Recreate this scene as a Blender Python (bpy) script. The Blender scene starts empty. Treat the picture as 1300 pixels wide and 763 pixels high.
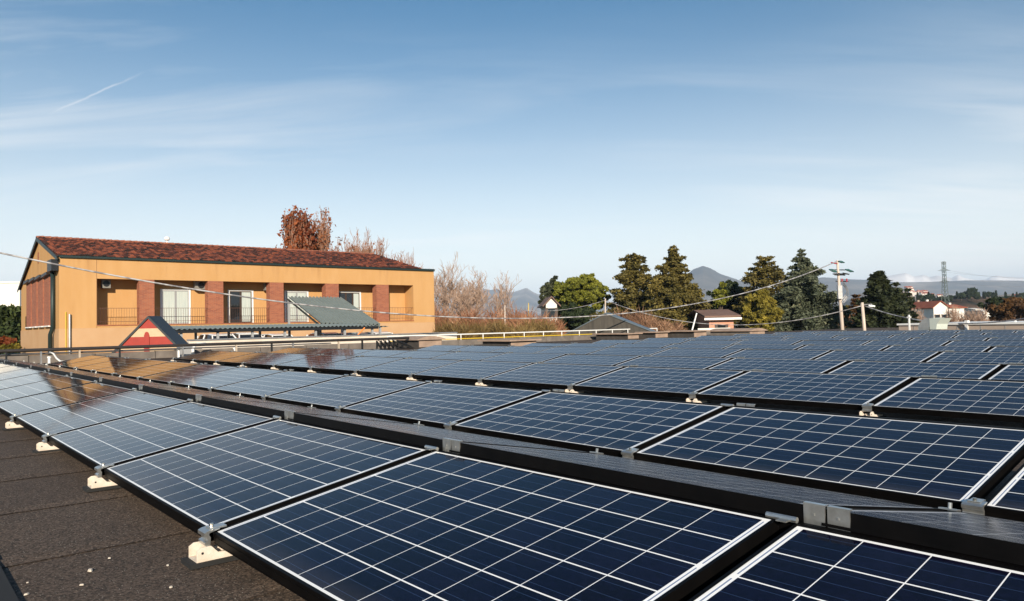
import bpy, bmesh, math, random
import numpy as np
from mathutils import Vector, Matrix
R = math.radians
random.seed(7)
C = bpy.context.scene.collection
SC = bpy.context.scene

# ------------------------------------------------------------------ camera
ZC = 5.0                                    # camera height above the yard datum
F_PX, PITCH, ROLL, YAW = 941.0, 0.03254, -0.0214, 0.86376
cam_fwd = Vector((0, math.cos(PITCH), math.sin(PITCH)))
_r = Vector((1, 0, 0)); _u = _r.cross(cam_fwd)
cam_r = _r * math.cos(ROLL) + _u * math.sin(ROLL)
cam_u = _u * math.cos(ROLL) - _r * math.sin(ROLL)
cd = bpy.data.cameras.new('camera'); cam = bpy.data.objects.new('camera', cd); C.objects.link(cam)
m = Matrix((cam_r, cam_u, -cam_fwd)).transposed().to_4x4(); m.translation = (0, 0, ZC)
cam.matrix_world = m
cd.sensor_width = 36; cd.lens = F_PX / 1300 * 36; cd.clip_start = .05; cd.clip_end = 90000
SC.camera = cam

# ------------------------------------------------------------------ world, sun, exposure
SUN_EL, SUN_BEAR = 20.5, 173.0
w = bpy.data.worlds.new('World'); SC.world = w; w.use_nodes = True
nt = w.node_tree; N = nt.nodes; L = nt.links
bg = N['Background']; bg.inputs['Strength'].default_value = .070
sky = N.new('ShaderNodeTexSky'); sky.sky_type = 'NISHITA'; sky.sun_disc = False
sky.sun_elevation = R(SUN_EL); sky.sun_rotation = R(SUN_BEAR)
sky.altitude = 150; sky.air_density = 1.15; sky.dust_density = .35; sky.ozone_density = 1.1
# thin high cirrus, laid out by direction in the sky
tc = N.new('ShaderNodeTexCoord'); sep = N.new('ShaderNodeSeparateXYZ'); L.new(tc.outputs['Generated'], sep.inputs[0])
zc = N.new('ShaderNodeMath'); zc.operation = 'MAXIMUM'; zc.inputs[1].default_value = 0.02; L.new(sep.outputs['Z'], zc.inputs[0])
za = N.new('ShaderNodeMath'); za.operation = 'ADD'; za.inputs[1].default_value = .12; L.new(zc.outputs[0], za.inputs[0])
dx = N.new('ShaderNodeMath'); dx.operation = 'DIVIDE'; L.new(sep.outputs['X'], dx.inputs[0]); L.new(za.outputs[0], dx.inputs[1])
dy = N.new('ShaderNodeMath'); dy.operation = 'DIVIDE'; L.new(sep.outputs['Y'], dy.inputs[0]); L.new(za.outputs[0], dy.inputs[1])
cb = N.new('ShaderNodeCombineXYZ'); L.new(dx.outputs[0], cb.inputs[0]); L.new(dy.outputs[0], cb.inputs[1])
mp = N.new('ShaderNodeMapping'); mp.inputs['Rotation'].default_value = (0, 0, R(14)); mp.inputs['Scale'].default_value = (.42, 1.9, 1); L.new(cb.outputs[0], mp.inputs[0])
n1 = N.new('ShaderNodeTexNoise'); n1.inputs['Scale'].default_value = 1.5; n1.inputs['Detail'].default_value = 9; n1.inputs['Roughness'].default_value = .56; n1.inputs['Distortion'].default_value = .5
L.new(mp.outputs[0], n1.inputs['Vector'])
r1 = N.new('ShaderNodeValToRGB'); r1.color_ramp.elements[0].position = .46; r1.color_ramp.elements[1].position = .68
L.new(n1.outputs['Fac'], r1.inputs[0])
mp2 = N.new('ShaderNodeMapping'); mp2.inputs['Rotation'].default_value = (0, 0, R(20)); mp2.inputs['Scale'].default_value = (.25, .5, 1); mp2.inputs['Location'].default_value = (3.3, 1.2, 0); L.new(cb.outputs[0], mp2.inputs[0])
n2 = N.new('ShaderNodeTexNoise'); n2.inputs['Scale'].default_value = .9; n2.inputs['Detail'].default_value = 3; L.new(mp2.outputs[0], n2.inputs['Vector'])
r2 = N.new('ShaderNodeValToRGB'); r2.color_ramp.elements[0].position = .40; r2.color_ramp.elements[1].position = .60; L.new(n2.outputs['Fac'], r2.inputs[0])
mu = N.new('ShaderNodeMath'); mu.operation = 'MULTIPLY'; L.new(r1.outputs[0], mu.inputs[0]); L.new(r2.outputs[0], mu.inputs[1])
mu2 = N.new('ShaderNodeMath'); mu2.operation = 'MULTIPLY'; mu2.inputs[1].default_value = .62; L.new(mu.outputs[0], mu2.inputs[0])
mx = N.new('ShaderNodeMixRGB'); L.new(mu2.outputs[0], mx.inputs[0]); gr_ = N.new('ShaderNodeMixRGB'); gr_.blend_type = 'MULTIPLY'; gr_.inputs[0].default_value = 1; gr_.inputs[2].default_value = (.21, .64, .88, 1); L.new(sky.outputs[0], gr_.inputs[1]); L.new(gr_.outputs[0], mx.inputs[1]); mx.inputs[2].default_value = (6.9, 7.5, 8.0, 1)
# winter haze veil low in the sky
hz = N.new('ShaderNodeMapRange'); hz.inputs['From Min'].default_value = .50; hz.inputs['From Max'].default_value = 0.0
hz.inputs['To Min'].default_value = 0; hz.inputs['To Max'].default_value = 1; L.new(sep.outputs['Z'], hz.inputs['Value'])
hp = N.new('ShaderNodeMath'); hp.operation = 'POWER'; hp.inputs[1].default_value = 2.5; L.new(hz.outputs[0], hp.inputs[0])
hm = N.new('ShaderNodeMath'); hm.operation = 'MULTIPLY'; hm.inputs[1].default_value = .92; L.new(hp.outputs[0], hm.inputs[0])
mx2 = N.new('ShaderNodeMixRGB'); bk = N.new('ShaderNodeMapRange'); bk.inputs['From Min'].default_value = -.8; bk.inputs['From Max'].default_value = .35; bk.inputs['To Min'].default_value = .35; bk.inputs['To Max'].default_value = 1; L.new(sep.outputs['Y'], bk.inputs['Value'])  # veil thinned behind the camera to cut fill light on the facade
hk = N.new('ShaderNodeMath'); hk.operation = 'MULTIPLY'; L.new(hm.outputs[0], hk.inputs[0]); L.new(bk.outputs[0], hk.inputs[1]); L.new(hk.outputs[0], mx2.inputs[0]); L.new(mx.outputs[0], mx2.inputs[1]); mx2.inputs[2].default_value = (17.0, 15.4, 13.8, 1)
# a faint old contrail
def _d(px, py): return (cam_fwd + cam_r * ((px - 650) / F_PX) + cam_u * ((381.5 - py) / F_PX)).normalized()
A_, B_ = _d(60, 148), _d(186, 90); n_c = A_.cross(B_).normalized(); t_c = (B_ - A_).normalized(); tA, tB = A_.dot(t_c), B_.dot(t_c)
def wm(op, *a):
    x = N.new('ShaderNodeMath'); x.operation = op
    for i, v in enumerate(a):
        if isinstance(v, (int, float)): x.inputs[i].default_value = v
        else: L.new(v, x.inputs[i])
    return x.outputs[0]
def dot3(v):
    x = N.new('ShaderNodeVectorMath'); x.operation = 'DOT_PRODUCT'; L.new(tc.outputs['Generated'], x.inputs[0]); x.inputs[1].default_value = tuple(v); return x.outputs['Value']
nn_ = N.new('ShaderNodeTexNoise'); nn_.inputs['Scale'].default_value = 22; nn_.inputs['Detail'].default_value = 4; L.new(tc.outputs['Generated'], nn_.inputs['Vector'])
across = wm('ABSOLUTE', wm('ADD', dot3(n_c), wm('MULTIPLY', wm('SUBTRACT', nn_.outputs['Fac'], .5), .012)))
wdt_ = wm('MAXIMUM', wm('SUBTRACT', 1, wm('DIVIDE', across, .0017)), 0)
mid_ = (tA + tB) / 2; hl_ = (tB - tA) / 2
al_ = wm('MINIMUM', wm('MAXIMUM', wm('MULTIPLY', wm('SUBTRACT', hl_, wm('ABSOLUTE', wm('SUBTRACT', dot3(t_c), mid_))), 40), 0), 1)
brk_ = wm('MINIMUM', wm('MAXIMUM', wm('MULTIPLY', wm('SUBTRACT', nn_.outputs['Fac'], .40), 6), .15), 1)
fr_ = wm('GREATER_THAN', dot3(A_), .9)
cf_ = wm('MULTIPLY', wm('MULTIPLY', wm('MULTIPLY', wdt_, al_), brk_), wm('MULTIPLY', fr_, .42))
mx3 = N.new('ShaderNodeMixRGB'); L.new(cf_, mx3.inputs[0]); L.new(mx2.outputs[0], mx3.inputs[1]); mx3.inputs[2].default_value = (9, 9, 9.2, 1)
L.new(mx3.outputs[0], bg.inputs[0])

sd = bpy.data.lights.new('sun', 'SUN'); sd.energy = 5.0; sd.angle = R(.5); sd.color = (1, .87, .70)
so = bpy.data.objects.new('sun', sd); C.objects.link(so)
sun_dir = Vector((math.cos(R(SUN_EL)) * math.sin(R(SUN_BEAR)), math.cos(R(SUN_EL)) * math.cos(R(SUN_BEAR)), math.sin(R(SUN_EL))))
so.rotation_euler = sun_dir.to_track_quat('Z', 'Y').to_euler()
so.location = (30, -30, 40)
SC.view_settings.view_transform = 'Standard'; SC.view_settings.look = 'None'
SC.view_settings.exposure = 0.68; SC.view_settings.gamma = 1; SC.view_settings.use_curve_mapping = False
SC.render.engine = 'CYCLES'
SC.cycles.max_bounces = 6; SC.cycles.diffuse_bounces = 3; SC.cycles.glossy_bounces = 4; SC.cycles.transparent_max_bounces = 6
SC.cycles.volume_bounces = 0; SC.cycles.use_denoising = True

# ------------------------------------------------------------------ frames of reference
E1 = Vector((math.cos(YAW), -math.sin(YAW), 0))     # along the panel rows, to the right
E2 = Vector((math.sin(YAW), math.cos(YAW), 0))      # across the rows, away from the camera
ROT = math.atan2(E1.y, E1.x)
def W(a, b, z): return E1 * a + E2 * b + Vector((0, 0, ZC + z))     # z relative to the eye
def ray(px, py): return cam_fwd + cam_r * ((px - 650) / F_PX) + cam_u * ((381.5 - py) / F_PX)
def at(px, py, d):
    v = ray(px, py); return v * (d / v.y) + Vector((0, 0, ZC))
def on1(px, py, c):
    v = ray(px, py); P = v * (c / v.dot(E1)); return P.dot(E2), P.z
def onz(px, py, z):
    v = ray(px, py); P = v * (z / v.z); return P.dot(E1), P.dot(E2)
FR = Matrix.Rotation(ROT, 4, 'Z')

# ------------------------------------------------------------------ mesh helpers
class MB:
    def __init__(s): s.v = []; s.f = []; s.mi = []
    def add(s, vs, fs, mi=0):
        o = len(s.v); s.v += [tuple(v) for v in vs]; s.f += [tuple(i + o for i in f) for f in fs]; s.mi += [mi] * len(fs)
    def box(s, x0, x1, y0, y1, z0, z1, mi=0):
        s.add([(x0,y0,z0),(x1,y0,z0),(x1,y1,z0),(x0,y1,z0),(x0,y0,z1),(x1,y0,z1),(x1,y1,z1),(x0,y1,z1)],
              [(0,3,2,1),(4,5,6,7),(0,1,5,4),(1,2,6,5),(2,3,7,6),(3,0,4,7)], mi)
    def prism(s, poly, y0, y1, axis='y', mi=0):
        """poly in (u, z); extruded along the other horizontal axis"""
        n = len(poly)
        if axis == 'y': a = [(u, y0, z) for u, z in poly]; b = [(u, y1, z) for u, z in poly]
        elif axis == 'x': a = [(y0, u, z) for u, z in poly]; b = [(y1, u, z) for u, z in poly]
        else: a = [(u, z, y0) for u, z in poly]; b = [(u, z, y1) for u, z in poly]
        s.add(a + b, [tuple(range(n))[::-1], tuple(range(n, 2 * n))] + [(i, (i + 1) % n, n + (i + 1) % n, n + i) for i in range(n)], mi)
    def tube(s, pts, r, n=8, cap=True, mi=0):
        pts = [Vector(p) for p in pts]; rs = r if isinstance(r, (list, tuple)) else [r] * len(pts)
        o = len(s.v); rings = []
        for i, p in enumerate(pts):
            t = (pts[min(i + 1, len(pts) - 1)] - pts[max(i - 1, 0)])
            if t.length < 1e-9: t = Vector((0, 0, 1))
            t.normalize()
            a = Vector((0, 0, 1)) if abs(t.z) < .9 else Vector((1, 0, 0))
            u = t.cross(a).normalized(); v = t.cross(u)
            s.v += [tuple(p + (u * math.cos(k * 2 * math.pi / n) + v * math.sin(k * 2 * math.pi / n)) * rs[i]) for k in range(n)]
        for i in range(len(pts) - 1):
            for k in range(n):
                s.f.append((o + i * n + k, o + i * n + (k + 1) % n, o + (i + 1) * n + (k + 1) % n, o + (i + 1) * n + k)); s.mi.append(mi)
        if cap:
            s.f.append(tuple(o + k for k in range(n))[::-1]); s.f.append(tuple(o + (len(pts) - 1) * n + k for k in range(n))); s.mi += [mi, mi]
    def build(s, name, mat, parent=None, smooth=False, fix=True, bevel=0):
        me = bpy.data.meshes.new(name); me.from_pydata(s.v, [], s.f)
        for m_ in (mat if isinstance(mat, (list, tuple)) else [mat]): me.materials.append(m_)
        if any(s.mi): me.polygons.foreach_set('material_index', s.mi)
        if fix:
            bm = bmesh.new(); bm.from_mesh(me); bmesh.ops.recalc_face_normals(bm, faces=bm.faces)
            if bevel: bmesh.ops.bevel(bm, geom=bm.edges[:], offset=bevel, segments=1, affect='EDGES')
            bm.to_mesh(me); bm.free()
        if smooth: me.polygons.foreach_set('use_smooth', [True] * len(me.polygons))
        me.update()
        o = bpy.data.objects.new(name, me); C.objects.link(o)
        if parent is not None: o.parent = parent
        return o
def tag(o, label=None, cat=None, group=None, kind=None):
    if label: o['label'] = label
    if cat: o['category'] = cat
    if group: o['group'] = group
    if kind: o['kind'] = kind
    return o
def thing(name, label, cat, loc=(0, 0, 0), rz=0, group=None):
    o = bpy.data.objects.new(name, None); C.objects.link(o); o.empty_display_size = .2
    o.location = loc; o.rotation_euler = (0, 0, rz)
    return tag(o, label, cat, group)
def copy_tree(o, parent=None):
    c = o.copy(); C.objects.link(c)
    if parent is not None: c.parent = parent
    for ch in list(o.children): copy_tree(ch, c)
    return c

# ------------------------------------------------------------------ materials
def mat(name, col, rough=.6, metal=0, spec=.5, var=None, scale=4, amount=.5, bump=0, bscale=40, detail=4, coords='Object', stretch=(1,1,1), coat=0):
    m = bpy.data.materials.new(name); m.use_nodes = True; nt = m.node_tree; b = nt.nodes['Principled BSDF']
    b.inputs['Base Color'].default_value = (*col, 1); b.inputs['Roughness'].default_value = rough; b.inputs['Metallic'].default_value = metal
    b.inputs['Specular IOR Level'].default_value = spec; b.inputs['Coat Weight'].default_value = coat
    t = nt.nodes.new('ShaderNodeTexCoord'); mp = nt.nodes.new('ShaderNodeMapping'); mp.inputs['Scale'].default_value = stretch
    nt.links.new(t.outputs[coords], mp.inputs[0])
    if var:
        n = nt.nodes.new('ShaderNodeTexNoise'); n.inputs['Scale'].default_value = scale; n.inputs['Detail'].default_value = detail; n.inputs['Roughness'].default_value = .6
        r = nt.nodes.new('ShaderNodeValToRGB'); e = r.color_ramp.elements
        e[0].position = .5 - .3 * (1.2 - amount); e[1].position = .5 + .3 * (1.2 - amount)
        e[0].color = (*col, 1); e[1].color = (*var, 1)
        nt.links.new(mp.outputs[0], n.inputs['Vector']); nt.links.new(n.outputs['Fac'], r.inputs[0]); nt.links.new(r.outputs[0], b.inputs['Base Color'])
    if bump:
        n = nt.nodes.new('ShaderNodeTexNoise'); n.inputs['Scale'].default_value = bscale; n.inputs['Detail'].default_value = 5
        bu = nt.nodes.new('ShaderNodeBump'); bu.inputs['Strength'].default_value = bump; bu.inputs['Distance'].default_value = .01
        nt.links.new(mp.outputs[0], n.inputs['Vector']); nt.links.new(n.outputs['Fac'], bu.inputs['Height']); nt.links.new(bu.outputs[0], b.inputs['Normal'])
    return m
def leafmat(name, c1, c2, c3=None, scale=.5, rough=.65, trans=.15):
    m = bpy.data.materials.new(name); m.use_nodes = True; nt = m.node_tree; b = nt.nodes['Principled BSDF']
    g = nt.nodes.new('ShaderNodeNewGeometry'); r = nt.nodes.new('ShaderNodeValToRGB')
    e = r.color_ramp.elements; e[0].color = (*c1, 1); e[1].color = (*c2, 1)
    if c3: x = e.new(.9); x.color = (*c2, 1); e[-1].color = (*c3, 1); e[-1].position = 1
    t = nt.nodes.new('ShaderNodeTexCoord'); n = nt.nodes.new('ShaderNodeTexNoise'); n.inputs['Scale'].default_value = scale; n.inputs['Detail'].default_value = 3
    nt.links.new(t.outputs['Object'], n.inputs['Vector'])
    a = nt.nodes.new('ShaderNodeMath'); a.operation = 'MULTIPLY_ADD'; a.inputs[1].default_value = 2.2; a.inputs[2].default_value = -.85
    nt.links.new(n.outputs['Fac'], a.inputs[0])
    q = nt.nodes.new('ShaderNodeMath'); q.operation = 'MULTIPLY_ADD'; q.inputs[1].default_value = .6
    nt.links.new(g.outputs['Random Per Island'], q.inputs[0]); nt.links.new(a.outputs[0], q.inputs[2])
    q2 = nt.nodes.new('ShaderNodeMath'); q2.operation = 'MULTIPLY'; q2.inputs[1].default_value = .85; q2.use_clamp = True; nt.links.new(q.outputs[0], q2.inputs[0])
    nt.links.new(q2.outputs[0], r.inputs[0]); nt.links.new(r.outputs[0], b.inputs['Base Color'])
    b.inputs['Roughness'].default_value = rough; b.inputs['Specular IOR Level'].default_value = .3
    tr = nt.nodes.new('ShaderNodeBsdfTranslucent'); ms = nt.nodes.new('ShaderNodeMixShader'); ms.inputs[0].default_value = trans
    nt.links.new(r.outputs[0], tr.inputs[0]); nt.links.new(b.outputs[0], ms.inputs[1]); nt.links.new(tr.outputs[0], ms.inputs[2])
    nt.links.new(ms.outputs[0], nt.nodes['Material Output'].inputs[0])
    return m
class G:
    """tiny node-graph helper"""
    def __init__(s, m): m.use_nodes = True; s.nt = m.node_tree; s.b = s.nt.nodes.get('Principled BSDF')
    def n(s, t, **k):
        x = s.nt.nodes.new(t)
        for a, v in k.items(): setattr(x, a, v)
        return x
    def l(s, a, b): s.nt.links.new(a, b)
    def m(s, op, a, b=None, c=None, clamp=False):
        x = s.n('ShaderNodeMath', operation=op); x.use_clamp = clamp
        for i, v in enumerate((a, b, c)):
            if v is None: continue
            if isinstance(v, (int, float)): x.inputs[i].default_value = v
            else: s.l(v, x.inputs[i])
        return x.outputs[0]
    def mix(s, f, a, b):
        x = s.n('ShaderNodeMixRGB')
        for i, v in enumerate((f, a, b)):
            if isinstance(v, (int, float)): x.inputs[i].default_value = v
            elif isinstance(v, tuple): x.inputs[i].default_value = (*v, 1)
            else: s.l(v, x.inputs[i])
        return x.outputs[0]

PW, PD, FH = 1.65, .99, .046           # panel size and frame height
def laminate_material(back=0):
    m = bpy.data.materials.new('solar_laminate'); g = G(m); b = g.b
    tc = g.n('ShaderNodeTexCoord'); s = g.n('ShaderNodeSeparateXYZ'); g.l(tc.outputs['Object'], s.inputs[0])
    X, Y = s.outputs[0], s.outputs[1]
    pitch = .1585; x0 = (PW - 10 * pitch) / 2; y0 = (PD - 6 * pitch) / 2
    u = g.m('DIVIDE', g.m('SUBTRACT', X, x0), pitch); v = g.m('DIVIDE', g.m('SUBTRACT', Y, y0), pitch)
    fu = g.m('FRACT', u); fv = g.m('FRACT', v)
    hw = .5 - .0090; hwv = .5 - .0165                                                # half cell width (rest is the white gap)
    inu = g.m('LESS_THAN', g.m('ABSOLUTE', g.m('SUBTRACT', fu, .5)), hw)
    inv = g.m('LESS_THAN', g.m('ABSOLUTE', g.m('SUBTRACT', fv, .5)), hwv)
    inx = g.m('LESS_THAN', g.m('ABSOLUTE', g.m('SUBTRACT', u, 5)), 5.0)
    iny = g.m('LESS_THAN', g.m('ABSOLUTE', g.m('SUBTRACT', v, 3)), 3.0)
    cell = g.m('MULTIPLY', g.m('MULTIPLY', inu, inv), g.m('MULTIPLY', inx, iny))
    # three busbars per cell, running along the row
    fb = g.m('FRACT', g.m('MULTIPLY', fv, 3))
    bus = g.m('LESS_THAN', g.m('ABSOLUTE', g.m('SUBTRACT', fb, .5)), .017)
    # ribbon strip in the white border at both short ends
    ax = g.m('ABSOLUTE', g.m('SUBTRACT', X, PW / 2))
    rib = g.m('LESS_THAN', g.m('ABSOLUTE', g.m('SUBTRACT', ax, PW / 2 - .0235)), .0022)
    brk = g.m('LESS_THAN', g.m('ABSOLUTE', g.m('SUBTRACT', g.m('FRACT', g.m('MULTIPLY', v, .5)), .5)), .46)
    rib = g.m('MULTIPLY', g.m('MULTIPLY', rib, iny), brk)
    # crystal grain and cell-to-cell tone
    vo = g.n('ShaderNodeTexVoronoi'); vo.inputs['Scale'].default_value = 75; g.l(tc.outputs['Object'], vo.inputs['Vector'])
    cu = g.m('FLOOR', u); cv = g.m('FLOOR', v); cc = g.n('ShaderNodeCombineXYZ'); g.l(cu, cc.inputs[0]); g.l(cv, cc.inputs[1])
    oi = g.n('ShaderNodeObjectInfo'); g.l(oi.outputs['Random'], cc.inputs[2])
    wn = g.n('ShaderNodeTexWhiteNoise'); g.l(cc.outputs[0], wn.inputs['Vector'])
    sv = g.n('ShaderNodeSeparateXYZ'); g.l(vo.outputs['Color'], sv.inputs[0])
    k = g.m('ADD', g.m('MULTIPLY', sv.outputs[0], .45), g.m('MULTIPLY', wn.outputs['Value'], .5))
    ccol = g.mix(k, (.0014, .0012, .0050), (.0050, .0056, .022))
    ccol = g.mix(g.m('MULTIPLY', bus, .5), ccol, (.045, .085, .19))
    wcol = g.mix(rib, (.95, .95, .94), (.20, .25, .38))
    base = g.mix(cell, wcol, ccol)
    # thin film of dust, thicker along the low edge
    dn = g.n('ShaderNodeTexNoise'); dn.inputs['Scale'].default_value = 3.5; dn.inputs['Detail'].default_value = 8
    g.l(tc.outputs['Object'], dn.inputs['Vector'])
    low = g.m('MULTIPLY', g.m('SUBTRACT', 1, g.m('MULTIPLY', Y, 9), clamp=True), .10)
    du = g.m('ADD', g.m('MULTIPLY', g.m('SUBTRACT', dn.outputs['Fac'], .35, clamp=True), .022), low)
    if back: du = g.m('ADD', du, g.m('MULTIPLY_ADD', dn.outputs['Fac'], .22, .02))
    base = g.mix(du, base, (.30, .27, .24))
    spk = g.n('ShaderNodeTexVoronoi'); spk.inputs['Scale'].default_value = 6; g.l(tc.outputs['Object'], spk.inputs['Vector'])
    dot = g.m('LESS_THAN', spk.outputs['Distance'], .018)
    base = g.mix(g.m('MULTIPLY', dot, .7), base, (.7, .68, .62))
    g.l(base, b.inputs['Base Color'])
    b.inputs['Roughness'].default_value = .45; b.inputs['Specular IOR Level'].default_value = 0
    b.inputs['Coat Weight'].default_value = 1; b.inputs['Coat IOR'].default_value = 1.21
    g.l(g.m('ADD', g.m('MULTIPLY', dn.outputs['Fac'], .045 + back * .155), .032 + back * .04), b.inputs['Coat Roughness'])
    return m
LAM = laminate_material(); LAMB = laminate_material(1)
FRAME = mat('black_anodised', (.002, .002, .0023), .5, 0, .06, (.0045, .004, .004), 9, .5)
ALU = mat('raw_aluminium', (.62, .63, .62), .32, .85, .5, (.42, .42, .40), 30, .4)
ZINC = mat('white_powder_coat', (.74, .68, .60), .5, 0, .5, (.55, .44, .34), 28, .25)
RUBBER = mat('black_rubber', (.012, .012, .012), .8)
STEEL = mat('bolt_steel', (.6, .58, .52), .3, 1)

# ------------------------------------------------------------------ terrain and yard
ZR = -.835                                   # roof surface relative to the eye
def roof_material():
    m = bpy.data.materials.new('bitumen_felt'); g = G(m); b = g.b
    tc = g.n('ShaderNodeTexCoord'); s = g.n('ShaderNodeSeparateXYZ'); g.l(tc.outputs['Object'], s.inputs[0])
    n = g.n('ShaderNodeTexNoise'); n.inputs['Scale'].default_value = 1.6; n.inputs['Detail'].default_value = 8; n.inputs['Roughness'].default_value = .65; g.l(tc.outputs['Object'], n.inputs['Vector'])
    f = g.n('ShaderNodeTexNoise'); f.inputs['Scale'].default_value = 130; f.inputs['Detail'].default_value = 4; f.inputs['Roughness'].default_value = .75; g.l(tc.outputs['Object'], f.inputs['Vector'])
    v = g.n('ShaderNodeTexVoronoi'); v.inputs['Scale'].default_value = 125; g.l(tc.outputs['Object'], v.inputs['Vector'])
    sv = g.n('ShaderNodeSeparateXYZ'); g.l(v.outputs['Color'], sv.inputs[0])
    base = g.mix(g.m('MULTIPLY_ADD', n.outputs['Fac'], 2.4, -.7, clamp=True), (.046, .032, .026), (.092, .064, .048))
    base = g.mix(g.m('MULTIPLY_ADD', f.outputs['Fac'], 4.5, -2.1, clamp=True), base, (.20, .165, .13))
    base = g.mix(g.m('MULTIPLY', g.m('POWER', sv.outputs[1], 2.2), .55), base, (.23, .165, .125))
    base = g.mix(g.m('MULTIPLY', g.m('LESS_THAN', sv.outputs[2], .38), .6), base, (.012, .012, .011))
    sp = g.m('MULTIPLY', g.m('GREATER_THAN', sv.outputs[0], .90), g.m('LESS_THAN', v.outputs['Distance'], .25))
    base = g.mix(g.m('MULTIPLY', sp, .9), base, (.48, .43, .36))
    # strip to strip tone
    st = g.m('FLOOR', g.m('DIVIDE', g.m('ADD', s.outputs[0], 3.34 + 94), .94)); wn = g.n('ShaderNodeTexWhiteNoise', noise_dimensions='1D'); g.l(st, wn.inputs['W'])
    base = g.mix(g.m('MULTIPLY', wn.outputs['Value'], .45), base, (.045, .032, .026))
    g.l(base, b.inputs['Base Color']); b.inputs['Roughness'].default_value = .9; b.inputs['Specular IOR Level'].default_value = .2
    bu = g.n('ShaderNodeBump'); bu.inputs['Strength'].default_value = .8; bu.inputs['Distance'].default_value = .003; g.l(f.outputs['Fac'], bu.inputs['Height']); g.l(bu.outputs[0], b.inputs['Normal'])
    return m
ROOFM = roof_material()

def hgt(x, y):
    """terrain height relative to the eye"""
    d = math.hypot(x, y)
    h = -1.75 if d < 62 else -1.75 - (d - 62) * .05
    if d > 160: h = -6.65 - (d - 160) * .02
    h = max(h, -34)
    if d > 70: h += min(1, (d - 70) / 60) * 1.2 * math.sin(x * .013 + 1) * math.cos(y * .017)
    return h
GROUNDM = mat('winter_ground', (.10, .085, .05), .95, var=(.06, .075, .03), scale=.02, detail=8, amount=.5)
g_ = MB(); rad = [0, 20, 40, 55, 62, 70, 85, 100, 130, 160, 200, 260, 350, 500, 700, 1000, 1500, 2500, 4000, 7000, 12000, 20000]; NS = 72
for i, r_ in enumerate(rad):
    for k in range(NS):
        a = k * 2 * math.pi / NS; x, y = r_ * math.sin(a), r_ * math.cos(a); g_.v.append((x, y, ZC + hgt(x, y)))
for i in range(len(rad) - 1):
    for k in range(NS):
        g_.f.append((i * NS + k, i * NS + (k + 1) % NS, (i + 1) * NS + (k + 1) % NS, (i + 1) * NS + k)); g_.mi.append(0)
ground = g_.build('ground', GROUNDM, smooth=True); tag(ground, kind='structure')

# flat bitumen roof the panels stand on
RX0, RX1, RY0, RY1 = -26.3, 9, -7, 58
m_ = MB(); m_.box(RX0, RX1, RY0, RY1, -1.9 , 0)
roof = m_.build('roof', ROOFM); tag(roof, kind='structure')
roof.location = (0, 0, ZC + ZR); roof.rotation_euler = (0, 0, ROT)
# lapped felt edges: raised strips running across the rows
m_ = MB()
random.seed(3)
for k in range(-24, 12):
    xs = -3.34 + k * .94
    if xs < RX0 + .3 or xs > RX1 - .3: continue
    ys = np.arange(RY0, 8, .22); wob = [xs + .006 * math.sin(y * 3.1 + k) + random.uniform(-.004, .004) for y in ys]
    for i in range(len(ys) - 1):
        a, b_ = wob[i], wob[i + 1]; y0, y1 = ys[i], ys[i + 1]
        o = len(m_.v)
        m_.v += [(a, y0, .010), (a + .09, y0, .004), (b_ + .09, y1, .004), (b_, y1, .010), (a - .013, y0, .0008), (b_ - .013, y1, .0008)]
        m_.f += [(o, o + 1, o + 2, o + 3)]; m_.mi += [0]
        m_.f += [(o + 4, o, o + 3, o + 5)]; m_.mi += [1]
TAR = mat('tar_seam', (.006, .005, .005), .7)
laps = m_.build('roof_felt_laps', [ROOFM, TAR], fix=False); tag(laps, kind='structure'); laps.location = (0, 0, ZC + ZR); laps.rotation_euler = (0, 0, ROT)

# black rubber mat at the lower left corner of the picture
m_ = MB(); m_.box(-5.6, -2.6, -.9, .333, 0, .012)
o = m_.build('walkway_mat', RUBBER); o.location = (0, 0, ZC + ZR + .004); o.rotation_euler = (0, 0, ROT)
tag(o, 'flat black rubber mat on the bare roof felt, at the bottom left corner', 'mat')

# stone chips lying on the felt
CHIP = mat('pale_stone', (.62, .56, .48), .8, var=(.45, .38, .3), scale=60)
chips = [(115, 726, .016), (104, 744, .009), (34, 756, .010), (217, 747, .010), (139, 710, .008), (35, 741, .006), (213, 719, .009)]
for i, (px, py, s_) in enumerate(chips):
    a, b_ = onz(px, py, ZR); m_ = MB()
    random.seed(i + 40)
    n = 7; top = [(math.cos(k * 6.283 / n) * s_ * random.uniform(.6, 1.1), math.sin(k * 6.283 / n) * s_ * .6 * random.uniform(.6, 1.1)) for k in range(n)]
    m_.v = [(x, y, 0) for x, y in top] + [(x * .7, y * .7, s_ * .45) for x, y in top]
    m_.f = [tuple(range(n))[::-1], tuple(range(n, 2 * n))] + [(k, (k + 1) % n, n + (k + 1) % n, n + k) for k in range(n)]; m_.mi = [0] * len(m_.f)
    o = m_.build('stone_chip', CHIP); o.location = W(a, b_, ZR + .003); o.rotation_euler = (0, 0, ROT + i)
    tag(o, ['largest pale stone chip on the dark roof felt', 'pale stone chip near the bottom left, just below the largest one',
            'pale stone chip beside the black mat at the lower left', 'pale stone chip near the bottom edge, right of the largest one', 'small stone chip above the largest one on the felt',
            'tiny stone chip left of the largest one', 'small brown chip between the largest chip and the near mounting foot'][i], 'stone', 'stone chips on the roof felt')

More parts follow.
